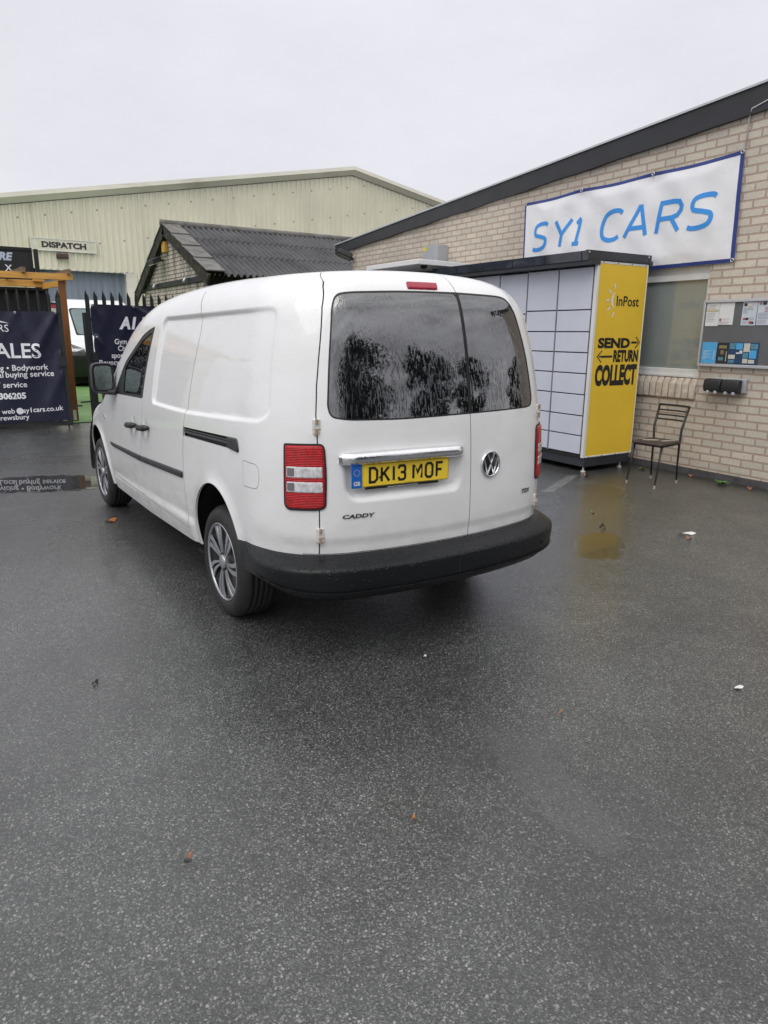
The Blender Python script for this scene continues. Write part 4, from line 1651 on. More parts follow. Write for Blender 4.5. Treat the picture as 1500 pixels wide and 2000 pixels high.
def gbanner(o, d, nrm, u0, u1, zt, zb0, zb1, name, label, folds, cut=None, zt1=None):
    """banner cloth on a gate: u along the gate; returns mapping (u, z) -> point"""
    def depth(u, z):
        w = 0
        for (uu, zz, ax, L_, amp, wd) in folds:       # fold rooted at an eyelet, running off at angle ax
            c, s_ = math.cos(ax), math.sin(ax)
            du, dz_ = u - uu, z - zz
            a, b = du * c + dz_ * s_, -du * s_ + dz_ * c
            if a > -.02:
                w += amp * math.exp(-(b / (wd * (.35 + a))) ** 2) * math.exp(-(a / L_) ** 2)
        w += .006 * math.sin(7 * u + 3 * z) + .004 * math.sin(17 * u - 9 * z)
        return w

    def f(u, z, oo=0.):
        return o + d * u + nrm * (.030 + depth(u, z) + oo) + np.array([0, 0, z])
    nu, nv = 70, 60
    V = []
    for j in range(nv + 1):
        for i in range(nu + 1):
            q = i / nu
            u = u0 + (u1 - u0) * q
            zbm = zb0 + (zb1 - zb0) * q
            ztm = zt + ((zt1 or zt) - zt) * q
            v = j / nv
            uu = u + (cut(v) * (1 - q) if cut else 0)
            V.append(f(uu, zbm + (ztm - zbm) * v))
    Fc = [(j * (nu + 1) + i, j * (nu + 1) + i + 1, (j + 1) * (nu + 1) + i + 1, (j + 1) * (nu + 1) + i) for j in range(nv) for i in range(nu)]
    n_ = np.cross(d, [0, 0, 1])
    if np.dot(n_, nrm) < 0:
        Fc = [q[::-1] for q in Fc]
    ob = build(name, V, Fc, M['navy'], smooth=True)
    tag(ob, label, 'banner')
    return ob, f


bL, fL = gbanner(oL, dL, nL, .025, 2.9, 1.84, .135, .05, 'gate_banner', 'navy banner with white car sales lettering on the left gate',
                 [(.03, 1.84, rad(-60), 1.3, .05, .09), (.03, 1.2, rad(-75), .8, .025, .10), (.62, 1.83, rad(-95), .5, .02, .14), (.62, 1.83, rad(-60), .5, .02, .12), (.03, .9, rad(-65), .7, .02, .10),
                  (1.3, 1.83, rad(-80), .6, .02, .15)], zt1=1.80)


def tL(x, z):
    return fL(-x, z, .004)


def tline(nm, s, right_u, base, cap, bold=0., m='lettering', slope_=0.):
    text_on(nm, s, lambda x, y: tL(x, y + slope_ * (x + right_u)), cap, M[m], bL, 'R', bold, 0, x0=-right_u, y0=base)


tline('sales_word', "CAR SALES", .318, 1.125, .225, .016)
tline('bodywork_line', "Servicing \u2022 Bodywork", .240, .945, .088, .012, slope_=.03)
tline('buying_line', "buying service", .165, .845, .088, .012, slope_=.03)
wbs = text_geo("buying service", .012)[0][:, 0].max() * .088 + .035
tline('buying_line', "Local", .165 + wbs, .845 - .03 * wbs, .088, .012, slope_=.03)
tline('service_line', "MOT service", .575, .675, .088, .012, slope_=.03)
tline('phone_line', "01743 306205", .612, .490, .100, .04, slope_=.02)
tline('web_word', "web", .800, .262, .078, .012, slope_=.06)
tline('web_line', "sy1cars.co.uk", .082, .300, .078, .012, slope_=.06)
mb = MB()
mb.add([tL(-.725 + .052 * math.cos(a), .295 + .052 * math.sin(a)) for a in np.linspace(0, 2 * math.pi, 25)[:-1]], [tuple(range(24))])
mb.done('web_disc', M['lettering'], bL)
tline('town_line', "Shrewsbury", .600, .165, .078, .012, slope_=.03)
tline('logo_letters', "SY1 CARS", .745, 1.525, .105, -.004)
mb = MB()
pts = cat([(-2.1, 1.52), (-1.7, 1.70), (-1.25, 1.745), (-.92, 1.69), (-.712, 1.648)], 8)
w_ = np.linspace(0, 1, len(pts))
for i in range(len(pts) - 1):
    a, b = pts[i], pts[i + 1]
    ta, tb = .045 * math.sin(math.pi * min(1, w_[i] * 1.02)), .045 * math.sin(math.pi * min(1, w_[i + 1] * 1.02))
    mb.add([tL(a[0], a[1] - ta * .5), tL(b[0], b[1] - tb * .5), tL(b[0], b[1] + tb * .4), tL(a[0], a[1] + ta * .4)], [(0, 1, 2, 3)])
mb.done('logo_swoosh', M['lettering'], bL)
for u, z in ((.045, 1.825), (.62, 1.815), (1.3, 1.80)):
    mb = MB()
    mb.lathe([(.018, 0), (.016, .006), (.009, .006), (.008, -.002)], fL(u, z, .004), nL, dL, 14)
    mb.done('eyelet', M['eyelet'], bL, smooth=True)


def cutR(v):
    return .25 * max(0, .62 - v) ** 1.2 if v < .62 else 0


bR, fR = gbanner(oR, dR, nR, .035, 2.75, 1.965, .25, .25, 'gate_banner', 'navy banner beginning A1 with white activity lines, on the right gate behind the van',
                 [(.04, 1.96, rad(-50), .5, .02, .10), (.06, 1.45, rad(-50), .5, .03, .12), (.78, 1.95, rad(-28), .9, .025, .06), (.06, 1.45, rad(-75), .6, .03, .10)], cut=cutR)


def rline(nm, s, left_u, base, cap, bold=0., shear=0., width=None):
    text_on(nm, s, lambda x, y: fR(x, y, .004), cap, M['lettering'], bR, 'L', bold, shear, width, x0=left_u, y0=base)


rline('title_line', "A1 HIRE", .495, 1.575, .205, .05, .25)
rline('activity_line', "Gym, Fitness", .395, 1.335, .085, .015)
rline('activity_line', "Children's studio", .445, 1.225, .085, .015)
rline('activity_line', "sports, music classes", .315, 1.112, .085, .015)
rline('activity_line', "Bouncy castles, Cakes", .100, 1.000, .085, .015)
rline('activity_line', "Aesthetics", 1.02, .888, .085, .015)
for u, z in ((.055, 1.945), (.78, 1.945), (.075, 1.45)):
    mb = MB()
    mb.lathe([(.018, 0), (.016, .006), (.009, .006), (.008, -.002)], fR(u, z, .004), nR, dR, 14)
    mb.done('eyelet', M['eyelet'], bR, smooth=True)

# ================================================================== pergola, shed, signs behind the gate
pg = thing('timber_pergola', 'orange stained timber pergola frame behind the left gate', 'pergola', (-1.5, 10.4, 0))
mb = MB()
mb.bar((-4.5, 9.56, 2.405), (.22, 9.56, 2.415), .045, .10)
mb.done('front_beam', M['pine'], pg, bevel=.004)
mb = MB()
mb.bar((-4.5, 11.1, 2.355), (-.03, 11.1, 2.375), .045, .12)
mb.bar((-.20, 11.04, 2.46), (.0, 11.04, 2.46), .045, .10)
mb.done('back_beam', M['pine'], pg, bevel=.004)
mb = MB()
mb.bar((.10, 9.62, 2.33), (-.02, 11.1, 2.335), .05, .10)
mb.done('side_beam', M['pine'], pg)
for x in (.16, -.52, -1.2, -1.9, -2.6):
    mb = MB()
    mb.bar((x, 9.48, 2.495), (x - .1, 11.2, 2.49), .055, .085)
    mb.done('rafter', M['pinedark'], pg)
mb = MB()
mb.box((.005, 9.60, 0), (.105, 9.70, 2.36))
po = mb.done('post', M['pinepost'], pg, bevel=.004)
mb = MB()
mb.box((.02, 9.585, .03), (.07, 9.599, .20))
mb.done('label_plate', M['white'], po)
sh_ = thing('black_shed', 'black timber shed standing in the dark under the pergola', 'shed', (-2.1, 12.5, 0))
mb = MB()
mb.box((-4.3, 11.35, 0), (.04, 13.6, 2.26))
mb.done('shed_wall', M['blacktimber'], sh_)
mb = MB()
mb.box((-4.4, 11.25, 2.26), (.08, 13.7, 2.31))
mb.done('shed_roof', M['blacktimber'], sh_)
hs = thing('hire_sign', 'black board sign ending in the pale letters RE and X, above the pergola', 'sign', (-1.3, 12.0, 2.3))
mb = MB()
mb.box((-2.6, 12.0, 2.45), (-.03, 12.06, 3.07))
mb.done('sign_board', M['blackpaint'], hs)
mb = MB()
mb.box((-2.6, 11.975, 3.02), (-.03, 11.999, 3.075))
mb.box((-.065, 11.975, 2.45), (-.03, 11.999, 3.02))
mb.done('sign_frame', M['blacktimber'], hs)
mb = MB()
mb.box((.0, 11.98, 0), (.075, 12.06, 3.06))
mb.done('sign_post', M['blackpaint'], hs)
text_on('sign_text', "A1 HIRE", lambda x, y: (x, 11.996, y), .150, M['hirelet'], hs, 'R', .05, .25, x0=-.365, y0=2.825)
text_on('sign_text', "X", lambda x, y: (x, 11.996, y), .115, M['lettering'], hs, 'R', .02, 0, x0=-.40, y0=2.635)
rs = MB()
rs.box((.52, 16.0, 1.25), (.98, 16.03, 2.20))
rs.box((.55, 16.031, 0), (.60, 16.06, 1.9))
rs.box((.90, 16.031, 0), (.95, 16.06, 1.9))
rs = rs.done('poster_board', M['pred'], None)
tag(rs, 'bright red and cream poster board standing beyond the left gate', 'poster board')
mb = MB()
mb.add([(.74, 15.996, 1.95), (.80, 15.996, 2.08), (.95, 15.996, 2.07), (.95, 15.996, 1.90)], [(0, 1, 2, 3)][::1])
mb.done('cream_figure', M['cream'], rs)
mb = MB()
mb.box((.50, 15.985, 2.185), (1.0, 15.999, 2.215))
mb.done('board_edge', M['blackpaint'], rs)

# ================================================================== white van beyond the gates
dv = thing('delivery_van', 'tall white delivery van facing the gates, parked on green artificial grass', 'van', (2.4, 19.5, 0))
VX0, VX1 = 1.38, 3.42
mb = MB()
prof_ = [(22.9, .35), (22.9, 2.30), (22.6, 2.40), (19.0, 2.42), (18.65, 2.36), (18.42, 2.20), (17.98, 1.42), (17.70, 1.30), (17.52, 1.12), (17.42, .85), (17.40, .60), (17.55, .35)]
xs3 = [(VX0 + .20, .10), (VX0 + .08, .04), (VX0, .0), (VX1, .0), (VX1 - .08, .04), (VX1 - .20, .10)]
sect = []
V, Fc = [], []
lay = [(VX0, .10), (VX0 + .04, .035), (VX0 + .14, .0), (VX1 - .14, .0), (VX1 - .04, .035), (VX1, .10)]
cy_, cz_ = 20.2, 1.3
for x, i_ in lay:
    for y, z in prof_:
        # rounding of the corners: pull the outline in towards the flanks; the flanks lean in above the waist
        lean = .13 * sm((z - 1.1) / 1.2)
        xx = x + (lean if x < 2.4 else -lean)
        fy = y + (i_ * 1.9 if y < 19 else -i_ * .4)
        V.append((xx, fy, z - (i_ * .9 if z > 2.1 else 0)))
k = len(prof_)
for a in range(len(lay) - 1):
    for b in range(k):
        Fc.append((a * k + b, (a + 1) * k + b, (a + 1) * k + (b + 1) % k, a * k + (b + 1) % k))
Fc += [tuple(range(k)), tuple(range((len(lay) - 1) * k, len(lay) * k))[::-1]]
vb = build('body', V, [f[::-1] for f in Fc], M['vanwhite'], dv, bevel=.05, seg=3)


def vf(x, t, o=.015):
    """point on the raked windscreen: t 0 bottom .. 1 top"""
    y, z = 17.98 + (18.42 - 17.98) * t, 1.42 + (2.20 - 1.42) * t
    return (x, y - o * .87, z + o * .49)


ws_ = roundpoly([(VX0 + .34, .02), (VX1 - .34, .02), (VX1 - .28, .90), (VX0 + .26, .90)], [.10, .10, .12, .12], 5)
build('windscreen_surround', [vf(x, t, .012) for x, t in roundpoly([(VX0 + .30, -.04), (VX1 - .30, -.04), (VX1 - .24, .94), (VX0 + .22, .94)], .1, 5)], [tuple(range(20))], M['seal'], dv)
build('windscreen', [vf(x, t, .02) for x, t in ws_], [tuple(range(len(ws_)))], M['vanscreen'], dv)
mb = MB()
mb.prism([(17.36, .58), (17.36, .92), (17.5, 1.00), (17.75, .97), (17.75, .30), (17.5, .28)], (VX0 + .02, 0, 0), (0, 1, 0), (0, 0, 1), (VX1 - VX0 - .04, 0, 0))
mb.done('front_bumper', M['blackplastic'], dv, bevel=.06, seg=3)
mb = MB()
mb.box((VX0 + .03, 17.8, .10), (VX1 - .03, 22.8, .36))
mb.done('chassis', M['under'], dv)
for s_ in (0, 1):
    pts = [(0.05, 1.19), (.36, 1.06), (.38, .96), (.16, .99), (.07, 1.06)]
    V = []
    for a, z in pts:
        x = VX0 + a if s_ == 0 else VX1 - a
        V.append((x, 17.36 + .5 * max(0, .2 - a) + .12 * max(0, z - 1.0), z))
    build('headlight', V, [tuple(range(5)) if s_ == 0 else tuple(range(5))[::-1]], M['headl'], dv)
for cyw in (18.35, 22.0):
    for xw in (VX0 + .12, VX1 - .12):
        mb = MB()
        mb.lathe([(.0, .11), (.18, .11), (.26, .12), (.33, .10), (.345, .06), (.345, -.06), (.3, -.1)], (xw, cyw, .345), np.array([-1. if xw < 2.4 else 1., 0, 0]), np.array([0, 0, 1.]), 32)
        mb.done('wheel', M['tyre'], dv, smooth=True)
for xw, sg in ((VX0, -1), (VX1, 1)):
    mb = MB()
    mb.box((xw + sg * .02, 18.02, 1.25) if sg > 0 else (xw - .17, 18.02, 1.25), (xw + .17, 18.20, 1.86) if sg > 0 else (xw - .02, 18.20, 1.86))
    mb.bar((xw, 18.15, 1.45), (xw + sg * .10, 18.12, 1.45), .05, .08)
    mb.done('door_mirror', M['blackplastic'], dv, bevel=.04, seg=3)
mb = MB()
mb.prism([(18.55, 1.32), (18.72, 2.05), (19.6, 2.05), (19.6, 1.32)], (VX0 - .002, 0, 0), (0, 1, .0), (0, 0, 1), (.012, 0, 0))
mb.done('side_window', M['vanscreen'], dv)

# ================================================================== small things on the ground
def leaf(name, x, y, L_, w, m, rot, label, cat_, lift_=.006, lobes=3, group=None):
    n = 18
    V = [(x, y, .006 + lift_)]
    for i in range(n):
        t = 2 * math.pi * i / n
        r = 1 + .28 * math.sin(lobes * t + rot) + .12 * math.sin(7 * t)
        a, b = L_ * r * math.cos(t), w * r * math.sin(t)
        V.append((x + a * math.cos(rot) - b * math.sin(rot), y + a * math.sin(rot) + b * math.cos(rot), .003 + lift_ * (1 + math.sin(2.0 * t + rot))))
    Fc = [(0, i + 1, (i + 1) % n + 1) for i in range(n)]
    return tag(build(name, V, Fc, M[m], smooth=True), label, cat_, group)


leaf('fallen_leaf', -.95, 2.39, .048, .03, 'orange', .3, 'orange fallen leaf on the wet ground beside the van front wheel', 'leaf', .010)
leaf('fallen_leaf', 2.77, -.51, .030, .02, 'brownleaf', .9, 'small brown leaf beside the white paper scrap on the asphalt', 'leaf', .008)
leaf('fallen_leaf', 2.78, .46, .022, .015, 'weed', 1.2, 'tiny green leaf on the asphalt in front of the parcel locker', 'leaf')
leaf('fallen_leaf', -1.64, -1.77, .013, .008, 'brownleaf', .2, 'tiny rust coloured leaf on the asphalt at the lower left of the photo', 'leaf')
leaf('fallen_leaf', -.96, -2.0, .010, .007, 'orange', .6, 'tiny orange leaf on the bare asphalt at the bottom centre', 'leaf')
leaf('fallen_leaf', 4.95, .24, .026, .02, 'brownleaf', 1.9, 'curled brown leaf at the foot of the brick wall near the photo edge', 'leaf', .016)
leaf('fallen_leaf', 5.03, .98, .024, .018, 'brownleaf', 2.6, 'curled brown leaf at the foot of the brick wall behind the chair', 'leaf', .016)
leaf('fallen_leaf', 4.02, 1.62, .030, .022, 'brownleaf', 1.0, 'curled brown leaf under the front corner of the parcel locker', 'leaf', .014)
leaf('paper_scrap', 2.85, -.43, .085, .018, 'litter', -.5, 'crumpled white paper scrap lying on the asphalt right of the van', 'litter', .010, 2)
leaf('paper_scrap', .80, -2.08, .028, .011, 'litter', -.4, 'small flattened white scrap on the asphalt near the right photo edge', 'litter', .004, 2)
leaf('paper_scrap', -.22, -1.06, .010, .008, 'litter', 0, 'tiny white scrap on the asphalt behind the van bumper', 'litter', .004, 2)
leaf('moss_clump', 2.45, .07, .030, .022, 'clump', .4, 'small black clump on the asphalt by the yellow reflection', 'clump', .014, 4)
leaf('moss_clump', -1.65, -.48, .016, .012, 'clump', .4, 'tiny black clump on the asphalt left of the van rear wheel', 'clump', .008, 4)
leaf('moss_clump', -.05, -1.8, .012, .010, 'brownleaf', .4, 'tiny brown clump on the asphalt in the middle foreground', 'clump', .008, 4)


def weed(x, y, h, n, label):
    V, Fc = [], []
    for i in range(n):
        a = RNG.random() * 6.28
        L_ = h * (.6 + .6 * RNG.random())
        w = .018 + .014 * RNG.random()
        up = .35 + .5 * RNG.random()
        b = len(V)
        c, s_ = math.cos(a), math.sin(a)
        for q, ww in ((0, .15), (.35, 1), (.7, .8), (1, .0)):
            px_, pz_ = L_ * q, L_ * up * (q * 1.5 - q * q * .9)
            for o in (-1, 1):
                V.append((x + px_ * c - o * w * ww * s_, y + px_ * s_ + o * w * ww * c, .004 + pz_))
        for k in range(3):
            Fc.append((b + 2 * k, b + 2 * k + 1, b + 2 * k + 3, b + 2 * k + 2))
    return tag(build('weed', V, Fc, M['weed'], smooth=True), label, 'weed')


weed(4.95, .56, .075, 12, 'bright green weed growing at the foot of the brick wall right of the chair')
weed(5.03, .02, .09, 10, 'green weed at the foot of the brick wall at the right photo edge')
weed(4.92, 1.55, .04, 7, 'low yellowish weed growing beside the parcel locker base')

# ================================================================== trees behind the camera (seen only in the dark rear glass)
def tree(x, y, h, rx, label, seed):
    r = np.random.default_rng(seed)
    t = thing('street_tree', label, 'tree', (x, y, 0), 'trees across the yard')
    mb = MB()
    mb.tube([(x, y, 0), (x + .05, y, h * .2), (x - .05, y + .05, h * .45), (x, y, h * .8)], [.24, .18, .12, .04], 10)
    for k in range(9):
        a = r.random() * 6.28
        z0 = h * (.22 + .4 * r.random())
        L_ = rx * (.5 + .4 * r.random())
        mb.tube([(x, y, z0), (x + L_ * .5 * math.cos(a), y + L_ * .5 * math.sin(a), z0 + h * .12), (x + L_ * math.cos(a), y + L_ * math.sin(a), z0 + h * .18)], [.08, .05, .02], 7)
    mb.done('trunk', M['bark'], t, smooth=True)
    V, Fc = [], []
    nb_ = int(34 * (rx / 2.6) ** 2) + 20
    for k in range(nb_):
        a = r.random() * 6.28
        q = r.random() ** .5
        zc = h * (.24 + .72 * r.random())
        prof = math.sin(min(1, max(.05, (zc / h - .16) / .84)) * math.pi) ** .6
        cx, cy = x + rx * q * prof * math.cos(a), y + rx * q * prof * math.sin(a)
        R2 = rx * (.18 + .20 * r.random())
        for j in range(110):
            d = r.normal(size=3)
            d /= np.linalg.norm(d)
            p = np.array([cx, cy, zc]) + d * R2 * (.55 + .6 * r.random()) * np.array([1, 1, .8])
            e1 = r.normal(size=3)
            e1 /= np.linalg.norm(e1)
            e2 = np.cross(e1, d)
            s_ = .13 + .13 * r.random()
            b = len(V)
            V += [p - e1 * s_, p + e2 * s_ * .6, p + e1 * s_, p - e2 * s_ * .6]
            Fc.append((b, b + 1, b + 2, b + 3))
    build('crown', V, Fc, M['leafy'], t)


tree(1.2, -18.2, 9.6, 4.6, 'broad dark tree, largest of those mirrored in the van rear window', 1)
tree(10.6, -18.0, 8.9, 2.7, 'slim dark tree mirrored in the middle of the van rear window', 2)
tree(17.0, -17.5, 7.6, 2.6, 'smaller dark tree mirrored right of the split in the van rear window', 3)
tree(25.0, -11.6, 6.4, 2.6, 'dark tree mirrored at the right edge of the van rear window', 5)


def added_hedge():  # added out of view, so that bumper and chrome mirror something dark
    r = np.random.default_rng(11)
    V, Fc = [], []
    for k in range(15000):
        x = -24 + 52 * r.random()
        y = -20.6 + 1.6 * r.random()
        z = 2.25 * r.random() ** .8 * (.92 + .1 * math.sin(x * 1.7))
        d = r.normal(size=3)
        d /= np.linalg.norm(d)
        e1 = np.cross(d, r.normal(size=3))
        e1 /= np.linalg.norm(e1)
        e2 = np.cross(d, e1)
        s_ = .10 + .12 * r.random()
        p = np.array([x, y, z + .1])
        b = len(V)
        V += [p - e1 * s_, p + e2 * s_ * .7, p + e1 * s_, p - e2 * s_ * .7]
        Fc.append((b, b + 1, b + 2, b + 3))
    tag(build('added_hedge', V, Fc, M['leafy'], loc=(2, -19.8, 0)), 'long dark row of leaves, added unseen behind the camera to darken bumper reflections', 'added_hedge')


added_hedge()

# ================================================================== van body surface
RK=.028
def hermite(xk,yk):
    xk=np.array(xk,float);yk=np.array(yk,float)
    h=np.diff(xk);d=np.diff(yk)/h
    m=np.zeros_like(yk);m[1:-1]=(d[:-1]*h[1:]+d[1:]*h[:-1])/(h[:-1]+h[1:]);m[0]=d[0];m[-1]=d[-1]
    def f(x):
        x=np.asarray(x,float);i=np.clip(np.searchsorted(xk,x)-1,0,len(h)-1)
        t=(x-xk[i])/h[i];t=np.clip(t,-.5,1.5)
        return ((1+2*t)*(1-t)**2*yk[i]+t*(1-t)**2*h[i]*m[i]+t*t*(3-2*t)*yk[i+1]+t*t*(t-1)*h[i]*m[i+1])
    return f
Xp=hermite([.2,.30,.40,.52,.65,.80,.95,1.10,1.25,1.4,1.55,1.7,1.85,2.0],
           [.82,.845,.868,.886,.894,.894,.891,.883,.866,.842,.812,.776,.735,.69])
Lean=hermite([.2,.5,.9,1.14,1.28,1.42,1.53,1.65,1.73,1.83,1.95],[.03,.0,.0,.015,.033,.057,.082,.118,.15,.20,.27])
Tcf=hermite([-1.1,-.9,-.6,-.2,.3,.8,1.2,1.5,1.75,1.95,2.15,2.4,2.65,2.82,2.95,3.2,3.5,3.7,3.85,4.0],
            [1.785,1.812,1.838,1.857,1.874,1.876,1.862,1.832,1.765,1.66,1.52,1.36,1.225,1.145,1.105,1.08,1.01,.93,.82,.62])
K1,K2=.33,.165
def smax(a,b,k):
    h=np.maximum(k-np.abs(a-b),0);return np.maximum(a,b)+h*h/(4*k)
def plan(y):
    r=np.clip((-.15-y)/.75,0,2);q=np.clip((y-2.3)/1.3,0,2)
    return -.018*r*r-.05*q*q
def fs_(x,y,z): return np.abs(x)-Xp(z+RK*y)-plan(y)
def fr_(x,y,z): return -.957+.093*(np.abs(x)/.69)**2.2+Lean(z+RK*y)-y
def ff_(x,y,z): return y-(3.86-.22*(np.abs(x)/.7)**2.2-.05*((z+RK*y-.55)/.3)**2)
def ft_(x,y,z): return z+RK*y-(Tcf(y)-.045*(np.abs(x)/.7)**2)
def g_(x,y,z): return smax(smax(fs_(x,y,z),fr_(x,y,z),K1),ff_(x,y,z),K1)
def F(x,y,z): return smax(g_(x,y,z),ft_(x,y,z),K2)
def bis(fn,lo,hi,n=40):
    lo=np.array(lo,float)*1.0;hi=np.array(hi,float)*1.0
    for _ in range(n):
        m=(lo+hi)/2;s=fn(m)>0
        hi=np.where(s,m,hi);lo=np.where(s,lo,m)
    return (lo+hi)/2
def side_x(y,z): y=np.asarray(y,float);return bis(lambda x:F(x,y,z),np.zeros_like(y),np.full_like(y,1.2))
def rear_y(x,z): x=np.asarray(x,float);return -bis(lambda t:F(x,-t,z),np.full_like(x,-.3),np.full_like(x,1.3))
def front_y(x,z): x=np.asarray(x,float);return bis(lambda t:F(x,t,z),np.full_like(x,2.4),np.full_like(x,4.3))
def top_z(x,y): x=np.asarray(x,float);return bis(lambda t:F(x,y,t),np.full_like(x,.35),np.full_like(x,2.1))


def grad(p):
    p = np.asarray(p, float)
    h = 1e-4
    g = np.stack([(F(*(p + h * np.eye(3)[i]).T) - F(*(p - h * np.eye(3)[i]).T)) / (2 * h) for i in range(3)], -1)
    return g / np.linalg.norm(g, axis=-1, keepdims=True)


# charts: 2D domain -> point on the undisplaced skin (x >= 0 for the side charts)
def ch_side(u):
    return np.stack([side_x(u[:, 0], u[:, 1]), u[:, 0], u[:, 1]], -1)


def ch_rear(u):
    return np.stack([u[:, 0], rear_y(u[:, 0], u[:, 1]), u[:, 1]], -1)


def ch_front(u):
    return np.stack([u[:, 0], front_y(u[:, 0], u[:, 1]), u[:, 1]], -1)


def ch_top(u):
    return np.stack([u[:, 0], u[:, 1], top_z(u[:, 0], u[:, 1])], -1)


CR = .34


def ch_corner(u):
    a = u[:, 0] / CR
    c, s = np.cos(a), np.sin(a)
    t = bis(lambda t: F(.55 + t * c, -.55 + t * s, u[:, 1]), np.zeros(len(u)), np.full(len(u), .7))
    return np.stack([.55 + t * c, -.55 + t * s, u[:, 1]], -1)


def lift(chart, u, disp=None):
    """points and normals of the displaced skin"""
    def pos(q):
        p = chart(q)
        if disp is None:
            return p
        return p + grad(p) * disp(q)[:, None]
    p = pos(u)
    h = .0015
    if disp is None:
        return p, grad(p)
    e = np.array([[h, 0], [0, h]])
    du = pos(u + e[0]) - pos(u - e[0])
    dv = pos(u + e[1]) - pos(u - e[1])
    n = np.cross(du, dv)
    n /= np.linalg.norm(n, axis=1, keepdims=True) + 1e-12
    g = grad(chart(u))
    n *= np.sign((n * g).sum(1))[:, None]
    return p, n


def inpoly(p, poly):
    x, y = p[:, 0], p[:, 1]
    r = np.zeros(len(p), bool)
    q = np.asarray(poly, float)
    for i in range(len(q)):
        (x0, y0), (x1, y1) = q[i], q[(i + 1) % len(q)]
        if y0 == y1:
            continue
        c = ((y0 > y) != (y1 > y)) & (x < (x1 - x0) * (y - y0) / (y1 - y0) + x0)
        r ^= c
    return r


def segdist(p, line, closed=False):
    q = np.asarray(line, float)
    d = np.full(len(p), 1e9)
    for i in range(len(q) if closed else len(q) - 1):
        a, b = q[i], q[(i + 1) % len(q)]
        ab = b - a
        t = np.clip(((p - a) @ ab) / (ab @ ab + 1e-15), 0, 1)
        d = np.minimum(d, np.linalg.norm(p - a - t[:, None] * ab, axis=1))
    return d


def sdist(p, poly):
    d = segdist(p, poly, True)
    return np.where(inpoly(p, poly), d, -d)


def offline(line, d, closed=False):
    q = np.asarray(line, float)
    n = len(q)
    out = []
    for i in range(n):
        if closed:
            t = q[(i + 1) % n] - q[i - 1]
        else:
            t = q[min(i + 1, n - 1)] - q[max(i - 1, 0)]
        t = t / (np.linalg.norm(t) + 1e-12)
        out.append(q[i] + d * np.array([-t[1], t[0]]))
    return np.array(out)


def triangulate(points, lines):
    """points (n,2) loose; lines: list of (array, closed). Constrained Delaunay."""
    V = []
    E = []
    for q, cl in lines:
        b = len(V)
        V += [tuple(a) for a in q]
        E += [(b + i, b + (i + 1) % len(q)) for i in range(len(q) if cl else len(q) - 1)]
    V += [tuple(a) for a in points]
    r = delaunay_2d_cdt([Vector(a) for a in V], E, [], 0, 1e-5)
    return np.array([tuple(a) for a in r[0]]), np.array([list(f) for f in r[2]])


def skin(u, tri, chart, disp=None, mirror=1, flange=.012):
    """3D verts, faces, normals for a set of chart triangles, with inward flanges on the open edges"""
    used, inv = np.unique(tri.ravel(), return_inverse=True)
    u = u[used]
    tri = inv.reshape(-1, 3)
    p, n = lift(chart, u, disp)
    a, b, c = p[tri[:, 0]], p[tri[:, 1]], p[tri[:, 2]]
    fl = ((np.cross(b - a, c - a) * (n[tri[:, 0]])).sum(1)) < 0
    tri = tri.copy()
    tri[fl] = tri[fl][:, ::-1]
    V = [tuple(q) for q in p]
    N = [tuple(q) for q in n]
    Fc = [tuple(t) for t in tri]
    if flange:
        cnt = {}
        for t in tri:
            for i in range(3):
                e = (t[i], t[(i + 1) % 3])
                cnt[e] = cnt.get(e, 0) + 1
        for (i, j) in list(cnt):
            if (j, i) not in cnt:
                d = p[j] - p[i]
                m = np.cross(d, n[i])
                m = m / (np.linalg.norm(m) + 1e-12)
                k = len(V)
                for q in (p[i], p[j], p[j] - n[j] * flange, p[i] - n[i] * flange):
                    V.append(tuple(q))
                    N.append(tuple(m))
                Fc.append((k + 1, k, k + 3, k + 2))
    if mirror < 0:
        V = [(-x, y, z) for x, y, z in V]
        N = [(-x, y, z) for x, y, z in N]
        Fc = [f[::-1] for f in Fc]
    return V, Fc, N


class Sheet:
    def __init__(s):
        s.v, s.f, s.n = [], [], []

    def add(s, t):
        b = len(s.v)
        s.v += t[0]
        s.n += t[2]
        s.f += [tuple(i + b for i in f) for f in t[1]]

    def done(s, name, m, parent, **k):
        return build(name, s.v, s.f, m, parent, smooth=True, normals=s.n, **k)


def gridpts(x0, x1, y0, y1, s):
    gx = np.arange(x0, x1, s)
    gy = np.arange(y0, y1, s)
    X, Y = np.meshgrid(gx, gy)
    X = X + (np.arange(len(gy)) % 2)[:, None] * s * .5
    return np.stack([X.ravel(), Y.ravel()], -1)


def patch(name, chart, poly, m, parent, h=.004, s=.015, mirror=1, flange=.012, disp=None, dome=0., label=None):
    """a panel lying h proud of the skin inside poly; dome: edge rounding width"""
    poly = np.asarray(poly, float)
    b = resample(poly, s, True)
    g = gridpts(poly[:, 0].min(), poly[:, 0].max(), poly[:, 1].min(), poly[:, 1].max(), s)
    sd = sdist(g, poly)
    g = g[sd > s * .45]
    lines = [(b, True)]
    if dome:
        for q in (.25, .5, .75, 1.0):
            o = offline(b, dome * q, True)
            if sdist(o[:1], poly)[0] < 0:
                o = offline(b, -dome * q, True)
            g = np.vstack([g, o[sdist(o, poly) > dome * q * .8]])
    u, t = triangulate(g, lines)
    cen = u[t].mean(1)
    t = t[inpoly(cen, b)]

    def dd(q):
        base = (disp(q) if disp is not None else 0) + h
        if dome:
            e = np.clip(sdist(q, poly) / dome, 0, 1)
            base = base - h * .92 * (1 - np.sqrt(1 - (1 - e) ** 2))
        return base + np.zeros(len(q))
    sh = Sheet()
    sh.add(skin(u, t, chart, dd, mirror, flange))
    return sh.done(name, m, parent, label=label)


